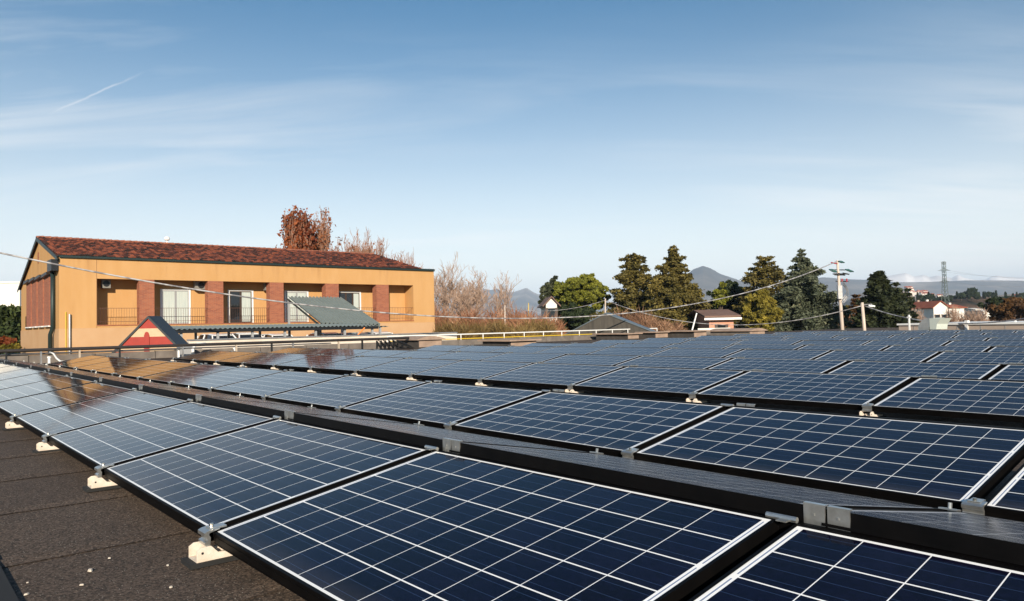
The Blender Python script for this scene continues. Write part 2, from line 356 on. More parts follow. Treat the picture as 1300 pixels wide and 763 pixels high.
# ------------------------------------------------------------------ solar panels
ZL, TILT = -.721, .1715                      # glass height at the low edge, tilt
ROWP = 1.702
rows = [(.915, -2.779, -13, 1), (3.168, -2.731, -11, 1), (6.124, -2.737, -11, 1), (8.43, -2.70, -11, 1), (11.371, -2.674, -9, 1),
        (13.643, -2.655, -8, 0), (16.668, -2.647, -8, -1), (18.93, -2.603, -8, -2), (21.95, -2.60, -8, -2), (24.2, -2.60, -8, -3), (27.15, -2.60, -8, -3), (29.4, -2.60, -8, -4)]
rows = [r if i == 0 else (r[0], r[1], r[2], r[3] + 2) for i, r in enumerate(rows)]
def make_panel():
    t = bpy.data.objects.new('solar_panel', None); C.objects.link(t); t.empty_display_size = .2
    f = MB(); q = .011
    # origin: low left corner at the top of the frame
    prof = [(0, -FH), (0, 0), (q, 0), (q, -.006), (.0025, -.006), (.0025, -FH + .0025), (.03, -FH + .0025), (.03, -FH)]
    # four mitred members
    def member(p0, p1, inward):
        p0, p1, inward = Vector(p0), Vector(p1), Vector(inward); d = (p1 - p0).normalized()
        a = [p0 + inward * u + d * u + Vector((0, 0, z)) for u, z in prof]; b = [p1 + inward * u - d * u + Vector((0, 0, z)) for u, z in prof]
        n = len(prof); f.add(a + b, [(i, (i + 1) % n, n + (i + 1) % n, n + i) for i in range(n)])
    member((0, 0, 0), (PW, 0, 0), (0, 1, 0)); member((PW, 0, 0), (PW, PD, 0), (-1, 0, 0)); member((PW, PD, 0), (0, PD, 0), (0, -1, 0)); member((0, PD, 0), (0, 0, 0), (1, 0, 0))
    # groove line along the outer faces
    f.box(.0, PW, -.0012, -.0002, -.017, -.0145); f.box(.0, PW, -.0012, -.0002, -FH, -FH + .004)
    f.build('frame', FRAME, t)
    l = MB(); l.box(.004, PW - .004, .004, PD - .004, -.0055, -.0015); l.build('glass_laminate', LAM, t)
    j = MB(); j.box(PW / 2 - .055, PW / 2 + .055, PD - .16, PD - .05, -.03, -.0060); j.build('junction_box', RUBBER, t)
    return t
ORD = ['zeroth', 'first', 'second', 'third', 'fourth', 'fifth', 'sixth', 'seventh', 'eighth', 'ninth', 'tenth', 'eleventh', 'twelfth', 'thirteenth', 'fourteenth', 'fifteenth']
ROWN = ['nearest row', 'second row back', 'third row back', 'fourth row back', 'fifth row back', 'sixth row back', 'seventh row back', 'eighth row back', 'ninth row back', 'third farthest row', 'second farthest row', 'farthest row']
proto = make_panel(); used = False
def put_panel(loc, rot, label, group, lam=None):
    global used
    o = proto if not used else copy_tree(proto); used = True
    o.location = loc; o.rotation_euler = rot; tag(o, label, 'solar panel', group)
    if lam:
        for c in o.children:
            if c.name.startswith('glass_laminate'):
                c.data = dusty; c.data.materials[0] = lam
    return o
random.seed(11)
for ri, (y0, x0, ka, kb) in enumerate(rows):
    for k in range(ka, kb + 1):
        if ri == 0:
            i = kb - k + 1
            lab = {1: 'solar panel cut off by the bottom right corner of the picture, nearest row', 2: 'large dark solar panel filling the bottom centre foreground'}.get(i, f'solar panel in the nearest row, {ORD[min(i,15)]} from its right end')
        else:
            lab = f'solar panel in the {ROWN[ri]}, {ORD[k - ka + 1]} from its left end'
        put_panel(W(x0 + k * ROWP + (ROWP - PW) / 2, y0, ZL), (TILT + random.gauss(0, .0012), random.gauss(0, .0012), ROT), lab, 'solar panels facing the camera in tilted rows on the flat roof')
dusty = [c for c in proto.children if c.name.startswith('glass_laminate')][0].data.copy()
# back-to-back row behind the first one, sloping away
ZB = -.509; TB = .186; YB = .915 + .976 + .035
for k in range(-12, 2):
    i = 2 - k
    lab = f'solar panel sloping away behind the nearest row, {ORD[i]} from the right'
    put_panel(W(-2.72 + k * ROWP + PW + .026, YB + PD * math.cos(TB), ZB - PD * math.sin(TB)), (TB, 0, ROT + math.pi), lab, 'solar panels sloping away behind the nearest row', LAMB)

# mounting feet at the low edge of the three nearest rows
def make_foot():
    t = bpy.data.objects.new('mounting_foot', None); C.objects.link(t); t.empty_display_size = .1     # origin on the roof, in the panel gap, at the low edge
    m = MB(); m.box(-.055, .055, -.085, .20, 0, .016); m.build('rubber_pad', RUBBER, t)
    c = MB(); z0, z1 = .0165, .079
    wall = [(-.06, z0), (-.06, z0 + .032), (-.035, z1 - .006), (-.022, z1 - .006), (.13, z0 + .012), (.13, z0)]
    wall = [(-.062, z0), (-.062, z0 + .04), (-.045, z1 - .012), (-.012, z1 - .012), (.012, z1 - .038), (.16, z1 - .05), (.16, z0)]
    for s in (-1, 1):
        xa, xb = (-.045, -.041) if s < 0 else (.041, .045)
        c.prism(wall, xa, xb, 'x')
        for (hy, hz) in ((-.042, .042), (-.018, .034)):       # drilled holes and rivets
            c.tube([(xb if s > 0 else xa, hy, z0 + hz - .012), ((xb if s > 0 else xa) + s * .0012, hy, z0 + hz - .012)], .0045, 10, mi=1 if hy < -.03 else 0)
    c.box(-.0408, .0408, -.062, .16, z0, z0 + .004); c.build('foot_channel', [ZINC, RUBBER], t)
    k = MB(); zt = .114
    prof = [(-.020, zt - .052), (-.030, zt - .046), (-.030, zt - .036), (-.020, zt - .031), (-.022, zt - .020), (-.032, zt - .014), (-.032, zt - .002), (-.020, zt + .004), (.022, zt + .009), (.022, zt + .005), (-.014, zt - .004), (-.016, zt - .010), (-.010, zt - .02), (-.012, zt - .05)]
    k.prism(prof, -.036, .036, 'x'); 
    k.box(-.022, .022, -.0095, .052, zt + .0045, zt + .0105)
    cl = k.build('edge_clamp', ALU, t)
    b = MB(); b.tube([(0, .004, zt + .0085), (0, .004, zt + .021)], .0075, 8); b.build('bolt', STEEL, cl)
    return t
foot = make_foot(); fused = False
for ri in range(3):
    y0, x0, ka, kb = rows[ri]
    for k in range(ka, kb + 2):
        o = foot if not fused else copy_tree(foot); fused = True
        o.location = W(x0 + k * ROWP, y0, ZR + .004); o.rotation_euler = (0, 0, ROT)
        if ri == 0:
            i = kb + 1 - k; lab = {2: 'nearest white mounting foot with aluminium clamp at the edge of the bare roof'}.get(i, f'white mounting foot under the nearest row, at the {ORD[max(i,1) if i<15 else 15]} panel joint from the right' if i > 0 else 'white mounting foot at the right end of the nearest row')
        else: lab = f'white foot under the {ROWN[ri]}, below its {ORD[k - ka + 1]} panel from the left' if k <= kb else f'white mounting foot at the right end of the {ROWN[ri]}'
        tag(o, lab, 'mounting foot', 'mounting feet under the low edge of the panels')
# ridge clamps
def make_ridge(h, b, name='ridge_clamp'):
    t = bpy.data.objects.new(name, None); C.objects.link(t); t.empty_display_size = .1   # origin at the high edge in the gap, glass level
    m = MB(); m.tube([(-.06, .002, .006), (.03, .002, .006)], .0085, 8); m.box(-.015, .015, -.03, -.006, .0025, .006); m.build('clamp_bar', ALU, t)
    for xa in (.035, .102):
        q = MB(); q.box(xa, xa + .060, .0285, .0325, -.012, h); q.box(xa, xa + .060, .0327, .0327 + b, h - .004, h)
        q.box(xa + .026, xa + .032, .0265, .0285, h * .45 - .003, h * .45 + .003)
        q.build('clip_plate', ALU, t)
    return t
rA = make_ridge(.052, .012); rB = make_ridge(.020, .012); first = {0: True, 1: True}
for ri, (y0, x0, ka, kb) in enumerate(rows):
    zb = ZL + PD * math.sin(TILT)
    for k in range(ka + 1, kb + 1):
        src = rA if ri == 0 else rB; key = 0 if ri == 0 else 1
        o = src if first[key] else copy_tree(src); first[key] = False
        o.location = W(x0 + k * ROWP, y0 + PD * math.cos(TILT), zb); o.rotation_euler = (0, 0, ROT)
        if ri == 0: lab = f'double-plate clamp on the ridge of the nearest row, {ORD[kb + 1 - k]} from the right'
        else: lab = f'aluminium clamp at the high edge of the {ROWN[ri]}, {ORD[k - ka]} from the left'
        tag(o, lab, 'clamp', 'aluminium clamps along the high edges of the panel rows')
# black ridge rail of the rows behind (fills the joint at the high edge)
for ri, (y0, x0, ka, kb) in enumerate(rows):
    m = MB(); L_ = (kb + 1 - ka) * ROWP
    if ri == 0: m.box(0, L_, .010, .034, -.075, -.004)
    else: m.box(0, L_, .0045, .028, -.09, .004)
    o = m.build('ridge_rail', FRAME); o.location = W(x0 + ka * ROWP, y0 + PD * math.cos(TILT), ZL + PD * math.sin(TILT)); o.rotation_euler = (0, 0, ROT)
    tag(o, f'long black rail along the high edge of the {ROWN[ri]}', 'rail', 'black rails along the panel ridges')
    for k in range(kb + 2 - ka):                       # legs carrying the rail
        zt_ = -.076 if ri == 0 else -.091; zb_ = ZR + .003 - (ZL + PD * math.sin(TILT))
        if ri == 0 and k == 0 or ri and 'leg_src' not in globals():
            q = MB(); q.box(-.02, .02, .008, .030, zb_ + .01, zt_); q.box(-.05, .05, -.06, .10, zb_, zb_ + .01); lg = q.build('leg', ALU, o)
            if ri: leg_src = lg
            else: leg_a = lg
        else:
            lg = (leg_src if ri else leg_a).copy(); C.objects.link(lg); lg.parent = o
        lg.location = (min(max(k * ROWP, .06), L_ - .06), 0, 0)
# clamps at the low edge of the back panels
m = MB(); m.box(-.03, .03, -.012, .03, .0005, .006); m.tube([(0, .012, .006), (0, .012, .026)], .007, 8); m.box(-.014, .014, .0305, .05, -.05, .004)
bc = m.build('end_clamp', ALU); f0 = True
for k in range(-12, 2):
    o = bc if f0 else bc.copy()
    if not f0: C.objects.link(o)
    f0 = False
    o.location = W(-2.72 + k * ROWP + .0, YB + PD * math.cos(TB) - .02, ZB - PD * math.sin(TB) + .004); o.rotation_euler = (-TB, 0, ROT)
    tag(o, f'small end clamp at the foot of the panels sloping away, {ORD[2 - k]} from the right', 'clamp', 'end clamps below the second row')

#@@REST@@
# ------------------------------------------------------------------ materials of the buildings
OCHRE = mat('ochre_render', (.475, .262, .100), .85, var=(.53, .312, .137), scale=.9, detail=9, amount=.45, stretch=(1.5, 1.5, .4), bump=.3, bscale=18, spec=.2)
BASE_R = mat('pale_plinth_render', (.52, .335, .19), .85, var=(.47, .28, .145), scale=.8, detail=7, amount=.4, bump=.3, bscale=18, spec=.2)
def streaks(m, z1, depth):
    g = G(m); lk = g.b.inputs['Base Color'].links[0].from_socket; tc = g.n('ShaderNodeTexCoord'); s = g.n('ShaderNodeSeparateXYZ'); g.l(tc.outputs['Object'], s.inputs[0])
    c = g.n('ShaderNodeCombineXYZ'); g.l(g.m('MULTIPLY', s.outputs[1], 2.4), c.inputs[1]); g.l(g.m('MULTIPLY', s.outputs[2], .25), c.inputs[2]); g.l(g.m('MULTIPLY', s.outputs[0], 2.4), c.inputs[0])
    n = g.n('ShaderNodeTexNoise'); n.inputs['Scale'].default_value = 1; n.inputs['Detail'].default_value = 5; g.l(c.outputs[0], n.inputs['Vector'])
    top = g.m('DIVIDE', g.m('SUBTRACT', s.outputs[2], z1 - depth), depth, clamp=True)
    f = g.m('MULTIPLY', g.m('MULTIPLY_ADD', n.outputs['Fac'], 5, -2.7, clamp=True), g.m('MULTIPLY_ADD', top, .30, .06))
    g.l(g.mix(f, lk, (.25, .115, .05)), g.b.inputs['Base Color'])
streaks(OCHRE, 6.0, 1.3)
SILLM = mat('terracotta_sill', (.30, .09, .045), .7, var=(.36, .13, .06), scale=3)
WHITEP = mat('white_paint', (.78, .78, .76), .5)
GREYP = mat('grey_paint', (.30, .31, .32), .6)
DGREEN = mat('dark_green_metal', (.018, .035, .035), .5, .3)
DARKM = mat('dark_metal', (.03, .032, .035), .45, .6)
WOODD = mat('dark_brown_wood', (.05, .03, .022), .6)
CURT = mat('pale_curtain_glass', (.42, .48, .46), .25, coat=.6, var=(.52, .56, .52), scale=2, stretch=(6, 6, .4))
DGLASS = mat('dark_window_glass', (.012, .014, .016), .08, coat=1)
CONC = mat('weathered_concrete', (.21, .18, .155), .9, var=(.10, .085, .075), scale=2.2, detail=9, amount=.5, bump=.3, bscale=30)
CONCD = mat('dark_felted_kerb', (.035, .031, .029), .9, var=(.075, .065, .058), scale=3, detail=9, amount=.5)
CONCL = mat('pale_concrete', (.50, .42, .33), .9, var=(.36, .29, .22), scale=1.5, detail=8, amount=.4)
PINKL = mat('dusty_pink_felt', (.40, .29, .22), .9, var=(.24, .17, .13), scale=2.5, detail=8)
GALV = mat('galvanised_pipe', (.50, .49, .48), .35, .7, var=(.36, .34, .33), scale=6)
DPIPE = mat('dark_pipe', (.045, .038, .035), .4, .3)
YELP = mat('yellow_pipe', (.75, .50, .03), .5)
def brick_mat(name, c1, c2, mort, sc=1.0):
    m = bpy.data.materials.new(name); g = G(m)
    tc = g.n('ShaderNodeTexCoord'); s = g.n('ShaderNodeSeparateXYZ'); g.l(tc.outputs['Object'], s.inputs[0])
    cx = g.n('ShaderNodeCombineXYZ'); g.l(g.m('ADD', s.outputs[0], s.outputs[1]), cx.inputs[0]); g.l(s.outputs[2], cx.inputs[1])
    b = g.n('ShaderNodeTexBrick'); g.l(cx.outputs[0], b.inputs['Vector']); b.inputs['Scale'].default_value = sc
    b.inputs['Brick Width'].default_value = .26; b.inputs['Row Height'].default_value = .07; b.inputs['Mortar Size'].default_value = .008
    b.inputs['Color1'].default_value = (*c1, 1); b.inputs['Color2'].default_value = (*c2, 1); b.inputs['Mortar'].default_value = (*mort, 1)
    g.l(b.outputs['Color'], g.b.inputs['Base Color']); g.b.inputs['Roughness'].default_value = .9
    return m
BRICK = brick_mat('brick', (.34, .105, .05), (.23, .06, .033), (.30, .17, .11))
# clay tiles: base colour varies tile by tile, the barrel shape is real geometry
def tile_material():
    m = bpy.data.materials.new('clay_tiles'); g = G(m)
    ge = g.n('ShaderNodeNewGeometry'); r = g.n('ShaderNodeValToRGB'); e = r.color_ramp.elements
    e[0].color = (.012, .005, .004, 1); e[1].color = (.24, .065, .03, 1); x = e.new(.45); x.color = (.075, .018, .011, 1)  # near-black tones put the shadows among the tiles into the colour
    g.l(ge.outputs['Random Per Island'], r.inputs[0]); g.l(r.outputs[0], g.b.inputs['Base Color']); g.b.inputs['Roughness'].default_value = .85
    return m
TILE = tile_material()

def LB(name, label, cat, a, b, z, group=None):
    """thing standing at array coordinates (a, b), base height z relative to the eye"""
    t = thing(name, label, cat, W(a, b, z), ROT, group); t['_o'] = (a, b, z); return t
def P(mb, name, m_, t, parent=None, **k):
    a, b, z = t['_o']; mb.v = [(x - a, y - b, q - z) for x, y, q in mb.v]
    return mb.build(name, m_, parent or t, **k)

# ------------------------------------------------------------------ the ochre building
FC, B0, B1 = -45.0, 7.18, 30.95               # facade line, left and right ends
BB = -59.2
GZ = -1.9
bld = LB('office_building', 'long ochre rendered building with brick pillars, recessed balconies and red tiled roof', 'building', FC, B0, GZ)
ZS, ZT, ZE, ZK = .41, 2.97, 4.10, .30         # sill, lintel, eave, plinth line
RL, RR = 8.95, 29.15                          # recess ends
D_ = 1.15                                      # recess depth
m = MB()
m.box(FC - D_ - .3, FC, B0, RL, ZK, ZE); m.box(FC - D_ - .3, FC, RR, B1, ZK, ZE)          # solid ends
m.box(FC - .32, FC, RL, RR, ZT, ZE)                                                        # lintel band
m.box(FC - D_ - .3, FC - D_, RL, RR, ZS - .05, ZE)                                         # back wall of the balcony
m.box(FC - D_, FC - .32, RL, RR, ZT + .35, ZT + .5)                                        # balcony ceiling
m.box(BB, FC - D_ - .3, B1 - .3, B1, ZK, ZE - .8)                                          # far end wall
m.box(FC - D_, FC - .002, RL, RR, ZK - .02, ZS)
P(m, 'wall', OCHRE, bld)
# gable wall on the left end
m = MB()
m.prism([(FC - .003, ZK), (FC - .003, ZE - .05), (-51.5, 5.55), (BB + .5, 3.22), (BB + .5, ZK)], B0 + .01, B0 + .31, 'y')
m.box(BB + .5, BB + .8, B0 + .3, B1, ZK, 3.2)
P(m, 'gable_wall', OCHRE, bld)
m = MB(); m.box(BB + .45, FC + .02, B0 - .02, B1 + .01, GZ, ZK - .003); P(m, 'plinth', BASE_R, bld)
m = MB(); m.box(FC - .1, FC + .045, RL + .0, RR, ZS + .002, ZS + .05); P(m, 'balcony_sill', SILLM, bld)
m = MB(); m.box(FC + .001, FC + .006, RL - .03, RL - .005, ZK, ZE - .08); m.box(FC + .001, FC + .006, B0 + .02, B1 - .02, ZK - .02, ZK); P(m, 'render_joint', mat('dark_joint', (.26, .13, .055), .9), bld)  # thin dark strips for the expansion joint and the plinth line
# brick pillars
for (pa, pb) in ((177, 196), (264, 283.5), (342.5, 360), (413.5, 430), (478, 493.5)):
    ba = on1(pa, 375, FC)[0]; bb = on1(pb, 375, FC)[0]
    m = MB(); m.box(FC - .55, FC + .012, ba, bb, ZS + .052, ZT - .003); P(m, 'brick_pillar', BRICK, bld)
# balcony doors
def door(b0, b1, panes, zt=2.52):
    cx = FC - D_
    f = MB(); t_ = .11
    f.box(cx, cx + .05, b0, b0 + t_, ZS + .05, zt); f.box(cx, cx + .05, b1 - t_, b1, ZS + .05, zt); f.box(cx, cx + .05, b0 + t_, b1 - t_, zt - .07, zt)
    d = P(f, 'balcony_door', WHITEP, bld)
    n = len(panes); wd = (b1 - b0 - 2 * t_) / n
    for i, k in enumerate(panes):
        p0 = b0 + t_ + i * wd
        q = MB(); q.box(cx + .004, cx + .02, p0 + .06, p0 + wd - .06, ZS + .14, zt - .13)
        pn = P(q, 'pane', CURT if k else DGLASS, bld, parent=d)
        q = MB()
        for (u0, u1, v0, v1) in ((p0 + .005, p0 + .06, ZS + .06, zt - .075), (p0 + wd - .06, p0 + wd - .005, ZS + .06, zt - .075), (p0 + .06, p0 + wd - .06, ZS + .06, ZS + .14), (p0 + .06, p0 + wd - .06, zt - .13, zt - .075)):
            q.box(cx + .002, cx + .035, u0, u1, v0, v1)
        P(q, 'casement', WOODD if panes == (0, 1) or panes == (0, 0, 1) else GREYP, bld, parent=d)
door(12.45, 14.15, (1, 1)); door(16.35, 17.95, (0, 1)); door(20.0, 21.65, (1, 1)); door(23.75, 25.55, (0, 0, 1))
# railing
m = MB()
for z in (ZS + .95, ZS + .93 - .72): m.box(FC - .10, FC - .075, RL, RR, z, z + .022)
bb = RL + .05
while bb < RR:
    m.box(FC - .093, FC - .082, bb, bb + .011, ZS + .05, ZS + .95); bb += .13
P(m, 'balcony_railing', mat('rust_brown_rail', (.10, .045, .03), .6), bld)
# air conditioners under the balcony ceiling
ACF = mat('ac_casing', (.20, .19, .17), .6)
for pa, pb in ((129, 140), (247, 262.5), (336, 343)):
    b_a = on1(pa, 360, FC - .7)[0]; b_b = on1(pb, 360, FC - .7)[0]
    m = MB(); m.box(FC - .95, FC - .6, b_a, b_b, 2.50, 2.98)
    ac = P(m, 'air_conditioner', ACF, bld)
    m = MB(); m.tube([(FC - .599, (b_a + b_b) / 2, 2.74), (FC - .59, (b_a + b_b) / 2, 2.74)], min(.19, (b_b - b_a) * .4), 16); P(m, 'fan_grille', DARKM, bld, parent=ac)
# roof: clay tile courses as real half-barrels
RIDGE_A, RIDGE_Z = -51.5, 5.72
def slope(a0, z0, a1, z1, b0, b1, name):
    """a0,z0 eave -> a1,z1 ridge"""
    m = MB(); Ls = math.hypot(a1 - a0, z1 - z0); ux, uz = (a1 - a0) / Ls, (z1 - z0) / Ls; nx, nz = -uz, ux
    if nz < 0: nx, nz = -nx, -nz
    nc = int((b1 - b0) / .21); nr = int(Ls / .40)
    rnd = random.Random(5)
    for i in range(nc):
        for j in range(nr):
            bc_ = b0 + (i + .5) * (b1 - b0) / nc + rnd.uniform(-.02, .02); s0 = j * Ls / nr - .05; s1 = (j + 1) * Ls / nr + .03
            lift = rnd.uniform(0, .035); o = len(m.v); K = 4; rr = .098
            for s_, rs, hh in ((s0, rr, .05 + lift), (s1, rr * .8, .012)):
                for k in range(K + 1):
                    th = math.pi * k / K; h_ = hh + math.sin(th) * rs * .95; q = bc_ - math.cos(th) * rs
                    m.v.append((a0 + ux * s_ + nx * h_, q, z0 + uz * s_ + nz * h_))
            for k in range(K): m.f.append((o + k, o + k + 1, o + K + 2 + k, o + K + 1 + k)); m.mi.append(0)
            m.f.append(tuple(o + k for k in range(K + 1))); m.mi.append(0)
    return m
ZE2 = ZE + .02
rt = slope(FC + .10, ZE2, RIDGE_A, RIDGE_Z, B0 - .1, 29.75, 'x')
rf = P(rt, 'roof', TILE, bld, fix=False)
m = MB()
m.prism([(FC + .06, ZE + .004), (FC + .06, ZE2 + .01), (RIDGE_A, RIDGE_Z + .01), (BB + .1, 3.12), (BB + .1, 3.02), (RIDGE_A, RIDGE_Z - .14)], B0 - .12, 29.8, 'y')
P(m, 'roof_deck', mat('under_tile', (.06, .018, .012), .9), bld, parent=rf)
m = MB()
for i in range(62):
    b_ = B0 - .12 + i * .365
    m.tube([(RIDGE_A, b_, RIDGE_Z + .02), (RIDGE_A, b_ + .39, RIDGE_Z + .05)], .12, 8)
P(m, 'ridge_tiles', mat('ridge_clay', (.34, .13, .07), .8, var=(.2, .06, .035), scale=2), bld, parent=rf)
m = MB(); m.prism([(FC + .26, ZE - .02), (RIDGE_A, RIDGE_Z + .08), (RIDGE_A, RIDGE_Z - .14), (FC + .26, ZE - .22)], B0 - .16, B0 - .121, 'y')
m.prism([(BB + .0, 3.02), (RIDGE_A, RIDGE_Z - .02), (RIDGE_A, RIDGE_Z - .24), (BB + .0, 2.86)], B0 - .16, B0 - .121, 'y')
P(m, 'verge_board', DGREEN, bld, parent=rf)
m = MB(); m.box(FC - .3, FC + .10, B0 - .05, B1 + .03, ZE + .002, ZE + .09); m.box(FC - 5, FC + .04, 29.8, B1 + .03, ZE + .01, ZE + .07); m.box(FC+.03, FC + .13, B0, B1, ZE -.06, ZE + .06); P(m, 'gutter', DGREEN, bld)
# rain hopper and downpipe at the corner
m = MB(); m.box(FC - 1.3, FC - .05, B0 - .35, B0 - .02, 3.35, 3.95); P(m, 'rain_hopper', DARKM, bld)
m = MB(); m.tube([(FC - 1.0, B0 - .14, 3.4), (FC - 1.0, B0 - .14, .35), (FC - 1.35, B0 - .2, 0.0), (FC - 1.35, B0 - .2, GZ)], .105, 10); P(m, 'downpipe', DGREEN, bld, smooth=True)
# brick fins and slatted window band of the gable end
m = MB()
for i in range(4):
    a_ = -55.6 + i * 2.22
    m.box(a_, a_ + 1.75, B0 - .10, B0 - .0, .50, 3.22)
P(m, 'brick_panel', BRICK, bld)
for i in range(4):
    a_ = -55.6 + i * 2.22
    m = MB(); m.box(a_ + 1.75, a_ + 2.22, B0 - .02, B0 - .0, .6, 3.1); P(m, 'window', DGLASS if i == 3 else WOODD, bld)
m = MB()
for i in range(4):
    a_ = -55.65 + i * 2.22
    m.prism([(a_, 3.18), (a_ + .3, 3.36), (a_ + 1.8, 3.42), (a_ + 2.1, 3.28)], B0 - .28, B0, 'y')
P(m, 'window_hood', DARKM, bld)
m = MB()
for i in range(4): m.box(-55.7 + i * 2.22, -53.9 + i * 2.22, B0 - .16, B0 - .02, .43, .495)
P(m, 'window_sill', WHITEP, bld)
m = MB(); m.box(-51.85, -51.55, B0 - .015, B0 + .0, 4.25, 4.9); P(m, 'vent_slot', BRICK, bld)
m = MB(); m.box(-56.6, -55.9, B0 - .02, B0 + .0, .35, 1.2); P(m, 'side_window', DGLASS, bld)
# pipe on the facade, lamp on the roof
bp_ = on1(88, 420, FC)[0]
m = MB(); m.tube([(FC + .09, bp_, GZ), (FC + .09, bp_, 1.05)], .06, 8); P(m, 'wall_pipe', GALV, bld)
m = MB(); m.tube([(FC + .06, bp_ - .16, GZ), (FC + .06, bp_ - .16, 1.18)], .02, 6); P(m, 'wall_cable', YELP, bld)
m = MB()
bv = on1(212, 312, RIDGE_A)[0]
m.tube([(RIDGE_A, bv, 5.7), (RIDGE_A, bv, 5.98)], .05, 8); m.tube([(RIDGE_A, bv, 5.98), (RIDGE_A, bv, 6.05), (RIDGE_A, bv, 6.2), (RIDGE_A, bv, 6.27)], [.05, .17, .17, .05], 12)
P(m, 'roof_vent', WHITEP, bld, parent=rf)

# yard between the roof and the building
m = MB(); m.box(-58, RX0 + .0, -25, 60, -2.3, -1.86); o = m.build('yard', mat('asphalt_yard', (.055, .052, .05), .9, var=(.075, .07, .066), scale=1.2)); o.location = (0, 0, ZC); o.rotation_euler = (0, 0, ROT); tag(o, kind='structure')

# ------------------------------------------------------------------ carport with corrugated roof, white cars below
CORR = mat('corrugated_grey_green', (.19, .225, .21), .5, .15, var=(.25, .285, .265), scale=1.2, detail=6, amount=.4)
def corrugated(m, p00, p10, p01, p11, n, amp=.03, per=6):
    """sheet between four corners; waves run from the 0x edge to the 1x edge; n waves along"""
    p00, p10, p01, p11 = map(Vector, (p00, p10, p01, p11)); nr = (p10 - p00).cross(p01 - p00).normalized()
    if nr.z < 0: nr = -nr
    o = len(m.v); c = n * per + 1
    for i in range(c):
        u = i / (c - 1); z = amp * (1 if math.sin(2 * math.pi * i / per + .001) > 0 else -1) if per == 4 else amp * math.sin(2 * math.pi * i / per)
        for th in (0, -.004):
            m.v.append(tuple(p00.lerp(p01, u) + nr * (z + th))); m.v.append(tuple(p10.lerp(p11, u) + nr * (z + th)))
    for i in range(c - 1):
        k = o + i * 4; m.f += [(k, k + 1, k + 5, k + 4), (k + 2, k + 6, k + 7, k + 3), (k, k + 4, k + 6, k + 2), (k + 1, k + 3, k + 7, k + 5)]; m.mi += [0] * 4
CA0, CA1 = -33.6, -30.5                        # carport depth
cb0 = on1(219, 418, CA1)[0]; cb1 = on1(480, 415.5, CA1)[0]
cz = .10
cp = LB('carport', 'low carport with flat grey corrugated metal roof in front of the ochre building', 'carport', CA1, cb0, -1.86)
m = MB(); corrugated(m, (CA0, cb0, cz + .14), (CA1, cb0, cz), (CA0, cb1, cz + .14), (CA1, cb1, cz), 46, .025)
P(m, 'corrugated_roof', CORR, cp, smooth=False)
m = MB(); m.box(CA1 - .05, CA1 + .02, cb0 - .05, cb1, cz - .16, cz - .035); m.box(CA0, CA0 + .08, cb0, cb1, cz - .08, cz + .08)
m.box(CA0, CA1, cb0 - .05, cb0 + .03, cz - .14, cz - .035)
P(m, 'edge_beam', DARKM, cp)
for i in range(7):
    b_ = cb0 + .3 + (cb1 - cb0 - .6) * i / 6
    for a_ in (CA1 - .15, CA0 + .2):
        m = MB(); m.box(a_, a_ + .09, b_, b_ + .09, -1.86, cz - .04); P(m, 'post', GREYP, cp)
# the tilted sheet lying higher, sloping towards the camera
t1 = on1(365, 377, -39.5); t2 = on1(432, 378, -39.5); t3 = on1(483, 412.5, -33.0); t4 = on1(407, 411, -33.0)
cs = LB('tilted_canopy', 'steep slanting corrugated grey metal canopy rising above the flat carport roof', 'canopy', -33, t4[0], -1.86)
m = MB(); corrugated(m, (-39.5, t1[0], t1[1]), (-33.0, t4[0], t4[1]), (-39.5, t2[0], t2[1]), (-33.0, t3[0], t3[1]), 15, .06, 4); P(m, 'corrugated_sheet', CORR, cs)
m = MB()
for q0, q1 in ((t1, t4), (t2, t3)): m.tube([(-39.5, q0[0], q0[1] - .12), (-33.0, q1[0], q1[1] - .12)], .05, 6)
P(m, 'rafter', DGREEN, cs)
for (a_, q) in ((-39.4, t1), (-39.4, t2), (-33.1, t4), (-33.1, t3)):
    m = MB(); m.box(a_, a_ + .1, q[0] - .05, q[0] + .05, -1.86, q[1] - .1); P(m, 'post', GREYP, cs)
# flat right tip of the canopy
tp = on1(492, 413, -33)
m = MB(); corrugated(m, (-34.5, t4[0] - .2, t4[1] - .1), (-32.9, t4[0] - .2, t4[1] - .14), (-34.5, tp[0], tp[1] - .05), (-32.9, tp[0], tp[1] - .05), 16, .03); P(m, 'lower_sheet', CORR, cs)

